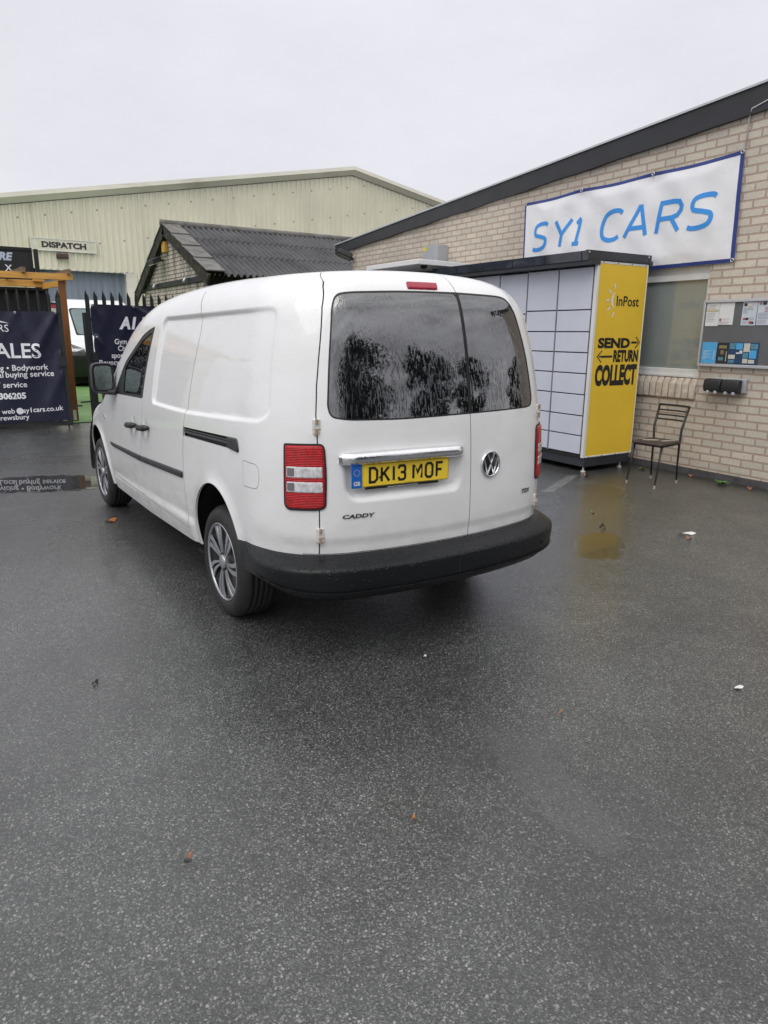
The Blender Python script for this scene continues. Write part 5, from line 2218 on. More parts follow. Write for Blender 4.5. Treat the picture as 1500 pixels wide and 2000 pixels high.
# ------------------------------------------------------------------ seams between the charts
ZB = .545          # the bumper starts here behind the rear wheel
SILL = .305


def seam_corner(z, end):
    def at(s):
        y = -.75 if end == 'r' else 3.5
        for _ in range(14):
            x = s + float(Xp(z + RK * y)) + float(plan(np.array(y)))
            if end == 'r':
                y = float(fr_(x, 0, z + RK * y)) - s if False else float(-.957 + .093 * (abs(x) / .69) ** 2.2 + Lean(z + RK * y)) - s
            else:
                y = s + float(3.86 - .22 * (abs(x) / .7) ** 2.2 - .05 * ((z + RK * y - .55) / .3) ** 2)
        return x, y
    lo, hi = -.5, .1
    for _ in range(40):
        m = (lo + hi) / 2
        x, y = at(m)
        if F(np.array(x), np.array(y), np.array(z)) > 0:
            hi = m
        else:
            lo = m
    return at((lo + hi) / 2)


def corner_curve(end, z0):
    def diff(z):
        x, y = seam_corner(z, end)
        return float(g_(x, y, z) - ft_(x, y, z))
    lo, hi = (.9, 1.9) if end == 'r' else (.5, 1.1)
    for _ in range(36):
        m = (lo + hi) / 2
        if diff(m) > 0:
            lo = m
        else:
            hi = m
    zt = (lo + hi) / 2
    zs = np.linspace(z0, zt, 60)
    return np.array([(*seam_corner(z, end), z) for z in zs])


RC = corner_curve('r', ZB)
FC = corner_curve('f', SILL)


def seam_side_top(y):
    lo, hi = .2, 1.1
    for _ in range(42):
        x = (lo + hi) / 2
        z = float(Tcf(y) - .045 * (x / .7) ** 2 - K2 / 4 - RK * y)
        if g_(x, y, z) + K2 / 4 > 0:
            hi = x
        else:
            lo = x
    return x, y, z


def seam_end_top(x, end):
    lo, hi = (.3, 1.2) if end == 'r' else (2.6, 4.2)
    for _ in range(42):
        m = (lo + hi) / 2
        y = -m if end == 'r' else m
        z = float(Tcf(y) - .045 * (x / .7) ** 2 - K2 / 4 - RK * y)
        if g_(x, y, z) + K2 / 4 > 0:
            hi = m
        else:
            lo = m
    return x, y, z


ST = np.array([seam_side_top(y) for y in np.linspace(RC[-1, 1], FC[-1, 1], 170)])
ST[0], ST[-1] = RC[-1], FC[-1]
RT = np.array([seam_end_top(x, 'r') for x in np.linspace(0, RC[-1, 0], 40)])
RT[-1] = RC[-1]
FT = np.array([seam_end_top(x, 'f') for x in np.linspace(0, FC[-1, 0], 24)])
FT[-1] = FC[-1]

# ------------------------------------------------------------------ side chart features, coordinates (y, z)
RA_C, RA_R = np.array((-.05, .425)), .345
FA_C, FA_R = np.array((2.945, .30)), .45


def arc(c, r, a0, a1, n=28):
    t = np.radians(np.linspace(a0, a1, n))
    return np.stack([c[0] + r * np.cos(t), c[1] + r * np.sin(t)], -1)


ra_end = -.39
a_b = math.degrees(math.acos((ra_end - RA_C[0]) / RA_R)) if abs((ra_end - RA_C[0]) / RA_R) < 1 else 172
ra = arc(RA_C, RA_R, 160, 0, 40)
fa = arc(FA_C, FA_R, 180, 1, 40)
side_poly = np.vstack([
    RC[:, 1:3], ST[1:, 1:3], FC[::-1][1:, 1:3],
    [(FA_C[0] + FA_R + .002, SILL)], fa[::-1][1:-1], [(FA_C[0] - FA_R, SILL)],
    [(2.2, .303), (1.38, .298), (.5, .325), (.297, .338)], ra[::-1], [(-.385, ZB)],
])
# keep the outline simple: RC starts at ZB
gap_slide = np.array([(.47, 1.83), (.40, 1.74), (.33, 1.67), (.318, 1.56), (.346, 1.438), (.385, 1.26), (.41, 1.14), (.443, 1.013), (.466, .86), (.477, .734),
                      (.471, .578), (.453, .45), (.462, .405)])
gap_door = np.array([(1.345, 1.108), (1.372, .906), (1.435, .76), (1.448, .697), (1.437, .551), (1.384, .415)])
gap_front = np.array([(2.30, 1.085), (2.43, .98), (2.475, .85), (2.48, .66), (2.47, .50)])
gap_bottom = np.array([(2.455, .412), (1.9, .413), (1.384, .415), (.9, .408), (.462, .405)])
win_out = roundpoly([(1.342, 1.108), (2.175, 1.082), (2.02, 1.215), (1.884, 1.332), (1.72, 1.412), (1.473, 1.530), (1.335, 1.566), (1.200, 1.588)],
                    [.02, .03, .05, .05, .05, .05, .05, .02], 4)
win_in = roundpoly([(1.405, 1.128), (1.905, 1.103), (1.882, 1.298), (1.72, 1.380), (1.473, 1.498), (1.345, 1.532), (1.252, 1.550)],
                   [.03, .03, .03, .05, .05, .05, .03], 4)
rail_poly = roundpoly([(.452, .966), (.452, 1.018), (-.395, 1.055), (-.412, .996)], [.006, .006, .02, .02], 3)
fuel_poly = roundpoly([(-.455, .962), (-.593, .957), (-.607, .905), (-.595, .838), (-.455, .834)], [.02, .045, .06, .045, .02], 5)
rec_poly = roundpoly([(1.035, 1.636), (1.112, 1.10), (.444, 1.102), (-.60, 1.160), (-.655, 1.20), (-.592, 1.664), (.095, 1.650)],
                     [.07, .05, .3, .05, .06, .05, .3], 6)
dish = [(1.598, .898, .105, .075), (1.275, .912, .105, .075)]


def d_side(u):
    y, z = u[:, 0], u[:, 1]
    zb = z + RK * y
    d = np.zeros(len(u))
    # recessed blank-window panel
    near = (y > -.75) & (y < 1.25) & (z > 1.0) & (z < 1.76)
    if near.any():
        sd_ = sdist(u[near], rec_poly)
        amp = .0160 * (1 - .45 * sm((-.25 - y[near]) / .35))
        d[near] -= amp * sm((sd_ + .011) / .026)
    for (cy, cz, ry, rz) in dish:
        q = ((y - cy) / (ry * .55)) ** 2 + ((z - cz) / rz) ** 2
        d -= .016 * np.where(q < 1, (1 - q) ** 2, 0)
    # flared sill line between the wheels
    w = sm((2.46 - y) / .12) * sm((y - .30) / .12)
    d += .016 * w * sm((.505 - zb) / .06)
    d -= .006 * sm((.640 - z) / .05) * sm((-.48 - y) / .16)
    # wheel arch lips
    for c, r in ((RA_C, RA_R), (FA_C, FA_R)):
        q = np.hypot(y - c[0], z - c[1])
        q = np.where(z < c[1], np.abs(y - c[0]), q)
        e = (q - r) / .085
        lip = np.where(e < 1, (1 - np.clip(e, 0, 1)) ** 2, 0) * np.where(z > .25, 1, 0)
        d += .013 * lip * sm((.95 - z) / .2)
    return d


def side_chart():
    pts = gridpts(-.9, 3.8, .29, 1.86, .034)
    fine = []
    b = resample(rec_poly, .016, True)
    for o in (-.013, -.008, -.002, .003, .008, .014, .02):
        fine.append(offline(b, o, True))
    g = gridpts(-.75, 1.25, 1.06, 1.72, .016)
    g = g[np.abs(sdist(g, rec_poly)) < .03]
    fine.append(g)
    for cy, cz, ry, rz in dish:
        fine.append(gridpts(cy - .08, cy + .08, cz - .1, cz + .1, .012))
    g = gridpts(.3, 2.46, .38, .56, .014)
    fine.append(g)
    for c, r in ((RA_C, RA_R), (FA_C, FA_R)):
        for rr in (.01, .022, .035, .05, .07, .09):
            fine.append(arc(c, r + rr, 185, -5, 70))
    pts = np.vstack([pts] + fine)
    cuts = []
    for gp, w in ((gap_slide, .0060), (gap_door, .0052), (gap_front, .003), (gap_bottom, .0036)):
        q = resample(gp, .02)
        cuts.append((q, w))
    lines = [(resample(side_poly, .02, True), True), (resample(win_out, .02, True), True), (resample(win_in, .02, True), True),
             (resample(rail_poly, .02, True), True)]
    fq = resample(fuel_poly, .012, True)
    fo = offline(fq, .0026, True)
    if abs(sdist(fo, fuel_poly)).mean() and sdist(fo, fuel_poly)[0] < 0:
        fo = offline(fq, -.0026, True)
    lines += [(fq, True), (fo, True)]
    for q, w in cuts:
        lines += [(offline(q, w / 2), False), (offline(q, -w / 2), False)]
    allc = np.vstack([l for l, _ in lines])
    # thin loose points lying close to a constraint
    keep = np.ones(len(pts), bool)
    for i in range(0, len(pts), 2000):
        c = pts[i:i + 2000]
        dmin = np.min(np.hypot(c[:, None, 0] - allc[None, :, 0], c[:, None, 1] - allc[None, :, 1]), axis=1)
        keep[i:i + 2000] = dmin > .0055
    pts = pts[keep]
    pts = pts[sdist(pts, side_poly) > .004]
    u, t = triangulate(pts, lines)
    cen = u[t].mean(1)
    lab = np.full(len(t), 'body', dtype=object)
    ins = inpoly(cen, resample(side_poly, .02, True))

    front_door = np.vstack([gap_door, [(1.9, .413), (2.455, .412)], gap_front[::-1], [(2.33, 1.086), (2.06, 1.235), (1.9, 1.352), (1.73, 1.434), (1.478, 1.552), (1.335, 1.588), (1.195, 1.603)]])
    slide = np.vstack([gap_slide, [(.9, .408)], gap_door[::-1], [(1.195, 1.603), (1.18, 1.66), (1.10, 1.80)]])
    lab[inpoly(cen, slide)] = 'sliding_door'
    lab[inpoly(cen, front_door)] = 'front_door'
    lab[inpoly(cen, win_out)] = 'frame'
    lab[inpoly(cen, win_in)] = 'glass'
    lab[inpoly(cen, rail_poly)] = 'rail'
    for q, w in cuts:
        lab[segdist(cen, q) < w * .47] = 'gap'
    a, b_ = inpoly(cen, fq), inpoly(cen, fo)
    lab[a & ~b_] = 'gap'
    lab[b_] = 'fuel_flap'
    lab[~ins] = 'out'
    return u, t, lab


# ------------------------------------------------------------------ rear chart features, coordinates (x, z)
XG = .1155
rear_poly = np.vstack([[(x, ZB) for x in np.linspace(-RC[0, 0], RC[0, 0], 50)], RC[1:, [0, 2]], RT[::-1][1:, [0, 2]],
                       (RT[1:, [0, 2]] * [-1, 1]), (RC[::-1][1:-1, [0, 2]] * [-1, 1])])
gap_h = np.array([(.687, .556), (.686, .762), (.684, 1.05), (.682, 1.20), (.668, 1.33), (.648, 1.446), (.602, 1.666), (.566, 1.757), (.530, 1.81), (.50, 1.86)])
win_l = roundpoly([(XG - .0018, 1.1745), (-.30, 1.1685), (-.55, 1.174), (-.625, 1.188), (-.637, 1.235), (-.612, 1.446), (-.567, 1.672), (-.535, 1.728), (-.47, 1.738), (-.216, 1.750), (XG - .0018, 1.753)],
                  [0, .05, .05, .035, .04, .1, .06, .05, .05, .1, 0], 5)
win_r = roundpoly([(XG + .0018, 1.753), (.41, 1.748), (.478, 1.737), (.518, 1.672), (.580, 1.44), (.612, 1.225), (.598, 1.186), (.55, 1.178), (XG + .0018, 1.1745)],
                  [0, .05, .06, .06, .1, .05, .04, .05, 0], 5)
prec = roundpoly([(-.585, 1.02), (.062, 1.02), (.055, .845), (.03, .805), (-.535, .805), (-.572, .845)], [.02, .02, .04, .04, .04, .04], 4)


def d_rear(u):
    x, z = u[:, 0], u[:, 1]
    d = np.zeros(len(u))
    near = (x > -.68) & (x < .16) & (z > .74) & (z < 1.1)
    if near.any():
        s_ = sdist(u[near], prec)
        d[near] -= .024 * sm((s_ + .012) / .045)
    # shallow swage above the lower edge of the doors
    d -= .006 * sm((.640 - z) / .05)
    return d


def inset(poly, d):
    q = resample(poly, .02, True)
    o = offline(q, d, True)
    if sdist(o, poly).mean() < 0:
        o = offline(q, -d, True)
    s_ = sdist(o, poly)
    return o[s_ > d * .8]


def rear_chart():
    pts = gridpts(-.85, .86, ZB, 1.86, .028)
    g = gridpts(-.66, .14, .76, 1.06, .010)
    g = g[np.abs(sdist(g, prec) - .01) < .03]
    g2 = gridpts(-.72, .72, .57, .66, .014)
    pts = np.vstack([pts, g, g2])
    wl_in, wr_in = inset(win_l, .007), inset(win_r, .007)
    q = resample(gap_h, .02)
    mid = resample([(XG + .003, ZB - .02), (XG + .003, .9), (XG, 1.2), (XG, 1.9)], .02)
    bot = resample([(-.75, .5545), (.75, .5545)], .02)
    lines = [(resample(rear_poly, .02, True), True), (resample(win_l, .02, True), True), (resample(win_r, .02, True), True), (wl_in, True), (wr_in, True)]
    cuts = [(q, .005), (q * [-1, 1], .005), (mid, .004), (bot, .004)]
    for c, w in cuts:
        lines += [(offline(c, w / 2), False), (offline(c, -w / 2), False)]
    allc = np.vstack([l for l, _ in lines])
    keep = np.ones(len(pts), bool)
    for i in range(0, len(pts), 2000):
        c = pts[i:i + 2000]
        keep[i:i + 2000] = np.min(np.hypot(c[:, None, 0] - allc[None, :, 0], c[:, None, 1] - allc[None, :, 1]), axis=1) > .005
    pts = pts[keep]
    pts = pts[sdist(pts, rear_poly) > .004]
    u, t = triangulate(pts, lines)
    cen = u[t].mean(1)
    lab = np.full(len(t), 'body', dtype=object)
    gx = np.interp(cen[:, 1], gap_h[:, 1], gap_h[:, 0])
    midx = np.interp(cen[:, 1], mid[:, 1], mid[:, 0])
    isd = (np.abs(cen[:, 0]) < gx) & (cen[:, 1] > .5545)
    lab[isd & (cen[:, 0] < midx)] = 'door_l'
    lab[isd & (cen[:, 0] >= midx)] = 'door_r'
    lab[inpoly(cen, win_l)] = 'seal_l'
    lab[inpoly(cen, win_r)] = 'seal_r'
    lab[inpoly(cen, wl_in)] = 'glass_l'
    lab[inpoly(cen, wr_in)] = 'glass_r'
    for c, w in cuts:
        lab[segdist(cen, c) < w * .47] = 'gap'
    lab[~inpoly(cen, resample(rear_poly, .02, True))] = 'out'
    return u, t, lab


# ------------------------------------------------------------------ top chart (x, y)
top_poly = np.vstack([RT[:, :2], ST[1:, :2], FT[::-1][1:, :2], FT[1:, :2] * [-1, 1], ST[::-1][1:, :2] * [-1, 1], RT[::-1][1:-1, :2] * [-1, 1]])
scr_out = roundpoly([(-.66, 2.02), (.66, 2.02), (.735, 2.78), (-.735, 2.78)], .08, 5)
scr_in = roundpoly([(-.63, 2.05), (.63, 2.05), (.70, 2.75), (-.70, 2.75)], .07, 5)
YD = -.615


def top_chart():
    pts = gridpts(-.9, .9, -.9, 3.9, .045)
    hx = .500
    zz = np.interp(RT[:, 0], gap_h[::-1, 0], gap_h[::-1, 1])
    ic = int(np.argmin(np.abs(zz - RT[:, 2])))
    xc, yc = RT[ic, 0], RT[ic, 1]
    tl = resample([(-xc - .02, yc - .15), (-xc, yc), (-xc + .012, yc + .05), (-xc + .05, yc + .11), (-xc + .12, yc + .135), (xc - .12, yc + .135), (xc - .05, yc + .11), (xc - .012, yc + .05), (xc, yc), (xc + .02, yc - .15)], .02)
    mid = resample([(XG, -.9), (XG, yc + .135)], .02)
    lines = [(resample(top_poly, .025, True), True), (resample(scr_out, .03, True), True), (resample(scr_in, .03, True), True)]
    cuts = [(tl, .004), (mid, .004)]
    for c, w in cuts:
        lines += [(offline(c, w / 2), False), (offline(c, -w / 2), False)]
    allc = np.vstack([l for l, _ in lines])
    keep = np.min(np.hypot(pts[:, None, 0] - allc[None, :, 0], pts[:, None, 1] - allc[None, :, 1]), axis=1) > .006
    pts = pts[keep]
    pts = pts[sdist(pts, top_poly) > .006]
    u, t = triangulate(pts, lines)
    cen = u[t].mean(1)
    lab = np.full(len(t), 'body', dtype=object)
    dp = np.vstack([tl, [(.6, -1.0), (-.6, -1.0)]])
    isd = inpoly(cen, dp)
    lab[isd & (cen[:, 0] < XG)] = 'door_l'
    lab[isd & (cen[:, 0] >= XG)] = 'door_r'
    lab[inpoly(cen, scr_out)] = 'frame'
    lab[inpoly(cen, scr_in)] = 'screen'
    for c, w in cuts:
        lab[segdist(cen, c) < w * .47] = 'gap'
    lab[~inpoly(cen, resample(top_poly, .025, True))] = 'out'
    return u, t, lab


# ------------------------------------------------------------------ assemble the van
van = thing('panel_van', 'long white panel van parked on the wet yard, dark rain-streaked rear windows', 'van', (0, 1.4, 0))
body = Sheet()
gaps = Sheet()
us, ts, ls = side_chart()
for mir in (-1, 1):
    body.add(skin(us, ts[ls == 'body'], ch_side, d_side, mir))
    for lb, nm, mt in (('sliding_door', 'sliding_door', 'paint'), ('front_door', 'front_door', 'paint'), ('fuel_flap', 'fuel_flap', 'paint')):
        if lb == 'fuel_flap' and mir > 0:
            body.add(skin(us, ts[ls == lb], ch_side, d_side, mir))
            continue
        sh = Sheet()
        sh.add(skin(us, ts[ls == lb], ch_side, d_side, mir))
        o = sh.done(nm, M[mt], van)
        if lb == 'front_door':
            fd = o
            sh = Sheet()
            sh.add(skin(us, ts[ls == 'frame'], ch_side, lambda q: np.full(len(q), -.004), mir))
            sh.done('window_frame', M['seal'], fd)
            sh = Sheet()
            sh.add(skin(us, ts[ls == 'glass'], ch_side, lambda q: np.full(len(q), -.009), mir, 0))
            sh.done('side_window', M['cabglass'], fd)
        if lb == 'sliding_door':
            sd_obj = o
        # rub strip and handle on each door
        if lb == 'front_door':
            patch('rub_strip', ch_side, roundpoly([(2.40, .676), (2.31, .648), (1.4515, .6575), (1.4515, .699)], [.01, .02, .004, .004], 3), M['blackplastic'], fd, .013, .02, mir, disp=d_side, dome=.012)
        if lb == 'sliding_door':
            patch('rub_strip', ch_side, roundpoly([(1.4445, .699), (1.4445, .6575), (.487, .705), (.487, .746)], [.004, .004, .015, .01], 3), M['blackplastic'], o, .013, .02, mir, disp=d_side, dome=.012)
        if lb in ('front_door', 'sliding_door'):
            y0, z0 = (1.598, .900) if lb == 'front_door' else (1.278, .916)
            hb = MB()
            pts = []
            for k, q in enumerate(np.linspace(-1, 1, 9)):
                yy = y0 + q * .108
                zz = z0 - q * .010
                xx = float(side_x(np.array([yy]), np.array([zz]))[0]) + .012 + .022 * (1 - q ** 4)
                pts.append((mir * xx, yy, zz))
            hb.tube(pts, [.012, .021, .023, .0215, .0205, .0205, .021, .021, .013], 10)
            hb.done('door_handle', M['blackplastic'], o, smooth=True)
    gaps.add(skin(us, ts[ls == 'gap'], ch_side, lambda q: d_side(q) - .0008, mir, 0))
    sh = Sheet()
    sh.add(skin(us, ts[ls == 'rail'], ch_side, lambda q: np.full(len(q), -.022), mir, 0))
    rl = sh.done('slide_rail', M['gap'], van)
    rb = MB()
    for dz, th in ((.028, .007), (.014, .012)):
        pts = []
        for q in np.linspace(.445, -.30, 18):
            zc = .992 + (q - .45) * (-.0385) + dz - .016
            xx = float(side_x(np.array([q]), np.array([zc]))[0]) - .012
            pts.append((mir * xx, q, zc))
        for i in range(len(pts) - 1):
            rb.bar(pts[i], pts[i + 1], .012, th)
    rb.done('rail_bar', M['railm'], rl)
    patch('rail_cap', ch_side, roundpoly([(-.268, .995), (-.268, 1.051), (-.395, 1.056), (-.414, .996), (-.40, .987)], [.004, .004, .02, .02, .02], 3), M['blackplastic'], rl, .010, .02, mir, dome=.01, flange=.03)

ur, tr_, lr = rear_chart()
body.add(skin(ur, tr_[lr == 'body'], ch_rear, d_rear))
ut, tt, lt = top_chart()
body.add(skin(ut, tt[lt == 'body'], ch_top))
# nose
fp = np.vstack([[(x, SILL) for x in np.linspace(-FC[0, 0], FC[0, 0], 40)], FC[1:, [0, 2]], FT[::-1][1:, [0, 2]], FT[1:, [0, 2]] * [-1, 1], FC[::-1][1:-1, [0, 2]] * [-1, 1]])
fb = resample(fp, .03, True)
g = gridpts(-.9, .9, SILL, 1.1, .05)
g = g[sdist(g, fp) > .01]
uf, tf = triangulate(g, [(fb, True)])
tf = tf[inpoly(uf[tf].mean(1), fb)]
body.add(skin(uf, tf, ch_front))
bodyo = body.done('body', M['paint'], van)
gaps.add(skin(ur, tr_[lr == 'gap'], ch_rear, lambda q: d_rear(q) - .0008, 1, 0))
gaps.add(skin(ut, tt[lt == 'gap'], ch_top, lambda q: np.full(len(q), -.0008), 1, 0))
gaps.done('door_seal', M['gap'], van)

doors = {}
for k in 'lr':
    sh = Sheet()
    sh.add(skin(ur, tr_[lr == 'door_' + k], ch_rear, d_rear))
    sh.add(skin(ut, tt[lt == 'door_' + k], ch_top))
    doors[k] = d = sh.done('rear_door', M['paint'], van)
    sh = Sheet()
    sh.add(skin(ur, tr_[lr == 'seal_' + k], ch_rear, lambda q: np.full(len(q), .0005)))
    sh.done('window_seal', M['seal'], d)
    sh = Sheet()
    sh.add(skin(ur, tr_[lr == 'glass_' + k], ch_rear, lambda q: np.full(len(q), -.0012)))
    sh.done('rear_window', M['rearglass'], d)
doors['l']["label"] = "wider left rear door with the chrome handle and yellow number plate"
doors['r']["label"] = "narrower right rear door with the round emblem"
sh = Sheet()
sh.add(skin(ut, tt[lt == 'frame'], ch_top, lambda q: np.full(len(q), -.003)))
wf = sh.done('windscreen_frame', M['seal'], van)
sh = Sheet()
sh.add(skin(ut, tt[lt == 'screen'], ch_top, lambda q: np.full(len(q), -.006), 1, 0))
sh.done('windscreen', M['screen'], van)

# tail lights wrap round the corners
def cpt(x, y):
    return math.atan2(y + .55, x - .55) * CR


zl0, zl1 = .768, 1.073
aL, aR = cpt(.806, -.740), cpt(.662, -.861)
light_poly = roundpoly([(aL, zl1), (aR - .004, zl1 + .002), (aR - .012, .93), (aR - .006, zl0 + .012), (aR + .03, zl0), (aL - .02, zl0 - .001), (aL, zl0 + .02)],
                       [.012, .03, .05, .03, .04, .04, .03], 5)
for mir in (-1, 1):
    tl_ = patch('tail_light', ch_corner, light_poly, M['seal'], van, .006, .016, mir, flange=.02)
    ins_ = inset(light_poly, .0072)
    amin, amax = ins_[:, 0].min(), ins_[:, 0].max()

    def band(z0, z1, a0=-9, a1=9):
        q = resample(ins_, .006, True)
        q[:, 1] = np.clip(q[:, 1], z0, z1)
        q[:, 0] = np.clip(q[:, 0], a0, a1)
        o = [q[0]]
        for w in q[1:]:
            if np.linalg.norm(w - o[-1]) > 1e-4:
                o.append(w)
        return np.array(o)
    zb = [.768 - 1, .8495, .9065, .9165, .9755, 9]
    patch('red_lens', ch_corner, ins_, M['red'], tl_, .014, .010, mir, dome=.012, flange=.014)
    for z0, z1 in ((.851, .9035), (.9185, .9725)):
        patch('clear_lens', ch_corner, roundpoly([(amin + .010, z0), (amax - .010, z0), (amax - .010, z1), (amin + .010, z1)], .008, 3), M['clear'], tl_, .0165, .010, mir, dome=.004, flange=.006)
    for z0, z1 in ((.860, .896), (.927, .964)):
        patch('reflector', ch_corner, [(amax - .052, z0), (amax - .017, z0), (amax - .017, z1), (amax - .052, z1)], M['cleardark'], tl_, .0172, .012, mir, flange=.006)

patch('high_brake_light', ch_rear, roundpoly([(-.168, 1.757), (.004, 1.7585), (.020, 1.792), (-.158, 1.791)], .008, 3), M['redplain'], doors['l'], .010, .012, dome=.008)

# bumper: profile swept round the tail
path = []
for y in np.linspace(-.392, RC[0, 1], 24):
    path.append((float(side_x(np.array([y]), np.array([ZB]))[0]), y))
for x in np.linspace(RC[0, 0], 0, 40)[1:]:
    path.append((x, float(rear_y(np.array([x]), np.array([ZB]))[0])))
path = np.array(path)
path = np.vstack([path, path[::-1][1:] * [-1, 1]])
path = resample(path, .03)
T_ = np.gradient(path, axis=0)
T_ /= np.linalg.norm(T_, axis=1, keepdims=True)
Nn = np.stack([-T_[:, 1], T_[:, 0]], -1)
if Nn[len(Nn) // 2, 1] > 0:
    Nn = -Nn
prof = [(-.05, .5525), (-.012, .5525), (.004, .551), (.03, .545), (.062, .530), (.090, .514), (.1025, .5055), (.1055, .4985), (.106, .490), (.1055, .465), (.102, .43), (.0965, .401), (.0940, .3965), (.1035, .3945), (.1025, .3905), (.083, .389), (.072, .366), (.05, .344), (.02, .334), (-.10, .334)]
V, Fc = [], []
for i, (p, nn) in enumerate(zip(path, Nn)):
    s_ = sm((-.42 - p[1]) / .42)             # grows out of the flank behind the wheel
    c_ = sm((-.60 - p[1]) / .3)
    for d, z in prof:
        dd = d * (.10 + .90 * s_) if d > 0 else d
        zz = z
        if z < .50:
            zz = .50 - (.50 - z) * (.62 + .38 * c_)
        V.append((p[0] + nn[0] * dd, p[1] + nn[1] * dd, zz))
k = len(prof)
for i in range(len(path) - 1):
    for j in range(k - 1):
        Fc.append((i * k + j, i * k + j + 1, (i + 1) * k + j + 1, (i + 1) * k + j))
Fc.append(tuple(range(k))[::-1])
Fc.append(tuple(range((len(path) - 1) * k, len(path) * k)))
bmp = build('rear_bumper', V, Fc, M['bumper'], van, smooth=True)
bmp.data.set_sharp_from_angle(angle=rad(38))
ctr = np.array([.545, -.985, .462])
mb = MB()
nb = np.array([.26, -.965, 0])
nb /= np.linalg.norm(nb)
i = np.argmin(np.hypot(path[:, 0] - .60, path[:, 1] + .9))
cc = np.array([path[i, 0] + Nn[i, 0] * .103, path[i, 1] + Nn[i, 1] * .103, .458])
nb = np.array([Nn[i, 0], Nn[i, 1], 0])
mb.lathe([(.0, .004), (.014, .004), (.016, .0015), (.019, .004), (.021, -.002)], cc, nb, np.array([0, 0, 1.]), 20)
mb.done('tow_eye_cover', M['bumper'], bmp, smooth=True)
mb = MB()
i = np.argmin(np.hypot(path[:, 0] + .02, path[:, 1] + .95))
cc = np.array([path[i, 0], path[i, 1] - .1062, .448])
mb.box(cc + [-.0012, -.001, -.034], cc + [.0012, .004, .036])
mb.done('bumper_joint', M['gap'], bmp)

# chrome grab handle
NP = 44
xs = np.linspace(-.603, .064, NP)
V, Fc = [], []
nk = 18
for i, x in enumerate(xs):
    q = i / (NP - 1)
    e = min(q, 1 - q) / .10
    f = math.sqrt(max(0., 1 - (1 - min(1, e)) ** 2)) if e < 1 else 1
    f = max(f, .12)
    y = float(rear_y(np.array([x]), np.array([1.005]))[0])
    for k in range(nk):
        t = 2 * math.pi * k / nk
        c, s_ = math.cos(t), math.sin(t)
        V.append((x, y - .004 - max(0, c) ** .8 * .040 * f + max(0, -c) * .02, 1.003 + .006 * (1 - (2 * q - 1) ** 2) + s_ * (.029 if s_ > 0 else .032) * (.55 + .45 * f)))
for i in range(NP - 1):
    for k in range(nk):
        Fc.append((i * nk + k, i * nk + (k + 1) % nk, (i + 1) * nk + (k + 1) % nk, (i + 1) * nk + k))
Fc += [tuple(range(nk)), tuple(range((NP - 1) * nk, NP * nk))[::-1]]
build('grab_handle', V, Fc, M['chrome'], doors['l'], smooth=True)

# number plate
pl0, pl1 = np.array([-.5525, -.9140, .9225]), np.array([-.036, -.9665, .9215])
px = (pl1 - pl0)
pw = np.linalg.norm(px)
px = px / pw
pz = np.array([0, 0, 1.])
pn = np.cross(px, pz)


def pf(x, z, o=.0):
    return pl0 + px * x + pz * z + pn * o


mb = MB()
mb.obox(pf(.0525, -.0535), px * (pw - .0525), pz * .108, pn * .006)
plate = mb.done('number_plate', M['plate'], doors['l'], bevel=.002)
mb = MB()
mb.obox(pf(-.001, -.0555, .001), px * .0515, pz * .110, pn * .006)
bl = mb.done('blue_badge', M['blue'], plate, bevel=.002)
mb = MB()
mb.obox(pf(.068, -.0655, .001), px * (pw - .125), pz * .0110, pn * .004)
ds = mb.done('dealer_strip', M['ink'], plate)
text_on('dealer_text', "Volkswagen Van Centre Liverpool Tel. 0151 480 5000", lambda x, y: pf(x, y, .0062), .0052, M['lettering'], ds, 'C', .01, x0=.068 + (pw - .125) / 2, y0=-.0635)
text_on('plate_maker_text', "VW Van Centre  L33 7TG", lambda x, y: pf(x, y, .0075), .0032, M['ink'], plate, 'C', .01, x0=.30, y0=-.0475)
V, Fc = ribbon([(.0555, -.0505), (pw - .003, -.0505), (pw - .003, .0515), (.0555, .0515)], .0013, True)
build('plate_border', [pf(a, b, .0066) for a, b in V], Fc, M['ink'], plate)
GL = {
    'D': (.62, [([(0, 0), (0, 1), (.40, 1), (.62, .80), (.62, .20), (.40, 0)], True)]),
    'K': (.66, [([(0, 0), (0, 1)], False), ([(.62, 1), (.02, .42)], False), ([(.20, .60), (.66, 0)], False)]),
    '1': (.02, [([(0, 0), (0, 1)], False)]),
    '3': (.60, [([(0, .80), (.10, 1), (.50, 1), (.60, .88), (.60, .64), (.50, .53), (.20, .53)], False), ([(.46, .53), (.60, .42), (.60, .12), (.48, 0), (.10, 0), (0, .20)], False)]),
    'M': (.74, [([(0, 0), (0, 1), (.37, .42), (.74, 1), (.74, 0)], False)]),
    'O': (.62, [([(.16, 0), (0, .16), (0, .84), (.16, 1), (.46, 1), (.62, .84), (.62, .16), (.46, 0)], True)]),
    'F': (.56, [([(0, 0), (0, 1), (.56, 1)], False), ([(0, .50), (.46, .50)], False)]),
}
chars = "DK13 MOF"
CH = .066
wid = [GL[c][0] * CH * .97 if c != ' ' else .021 for c in chars]
gapc = .0255
tw = sum(wid) + gapc * 6 + .0 * 2
x = .091
sc_ = (.470 - .091) / (sum(wid) + gapc * 5 + .012)
for c, w in zip(chars, wid):
    if c == ' ':
        x += .021
        continue
    mb = MB()
    for pts, cl in GL[c][1]:
        V, Fc = ribbon([(x + a * CH * .97 * sc_, -.0325 + b * CH) for a, b in pts], .0124, cl)
        mb.add([pf(a, b, .0068) for a, b in V], Fc)
    mb.done('plate_character', M['ink'], plate)
    x += w * sc_ + gapc * sc_
mb = MB()
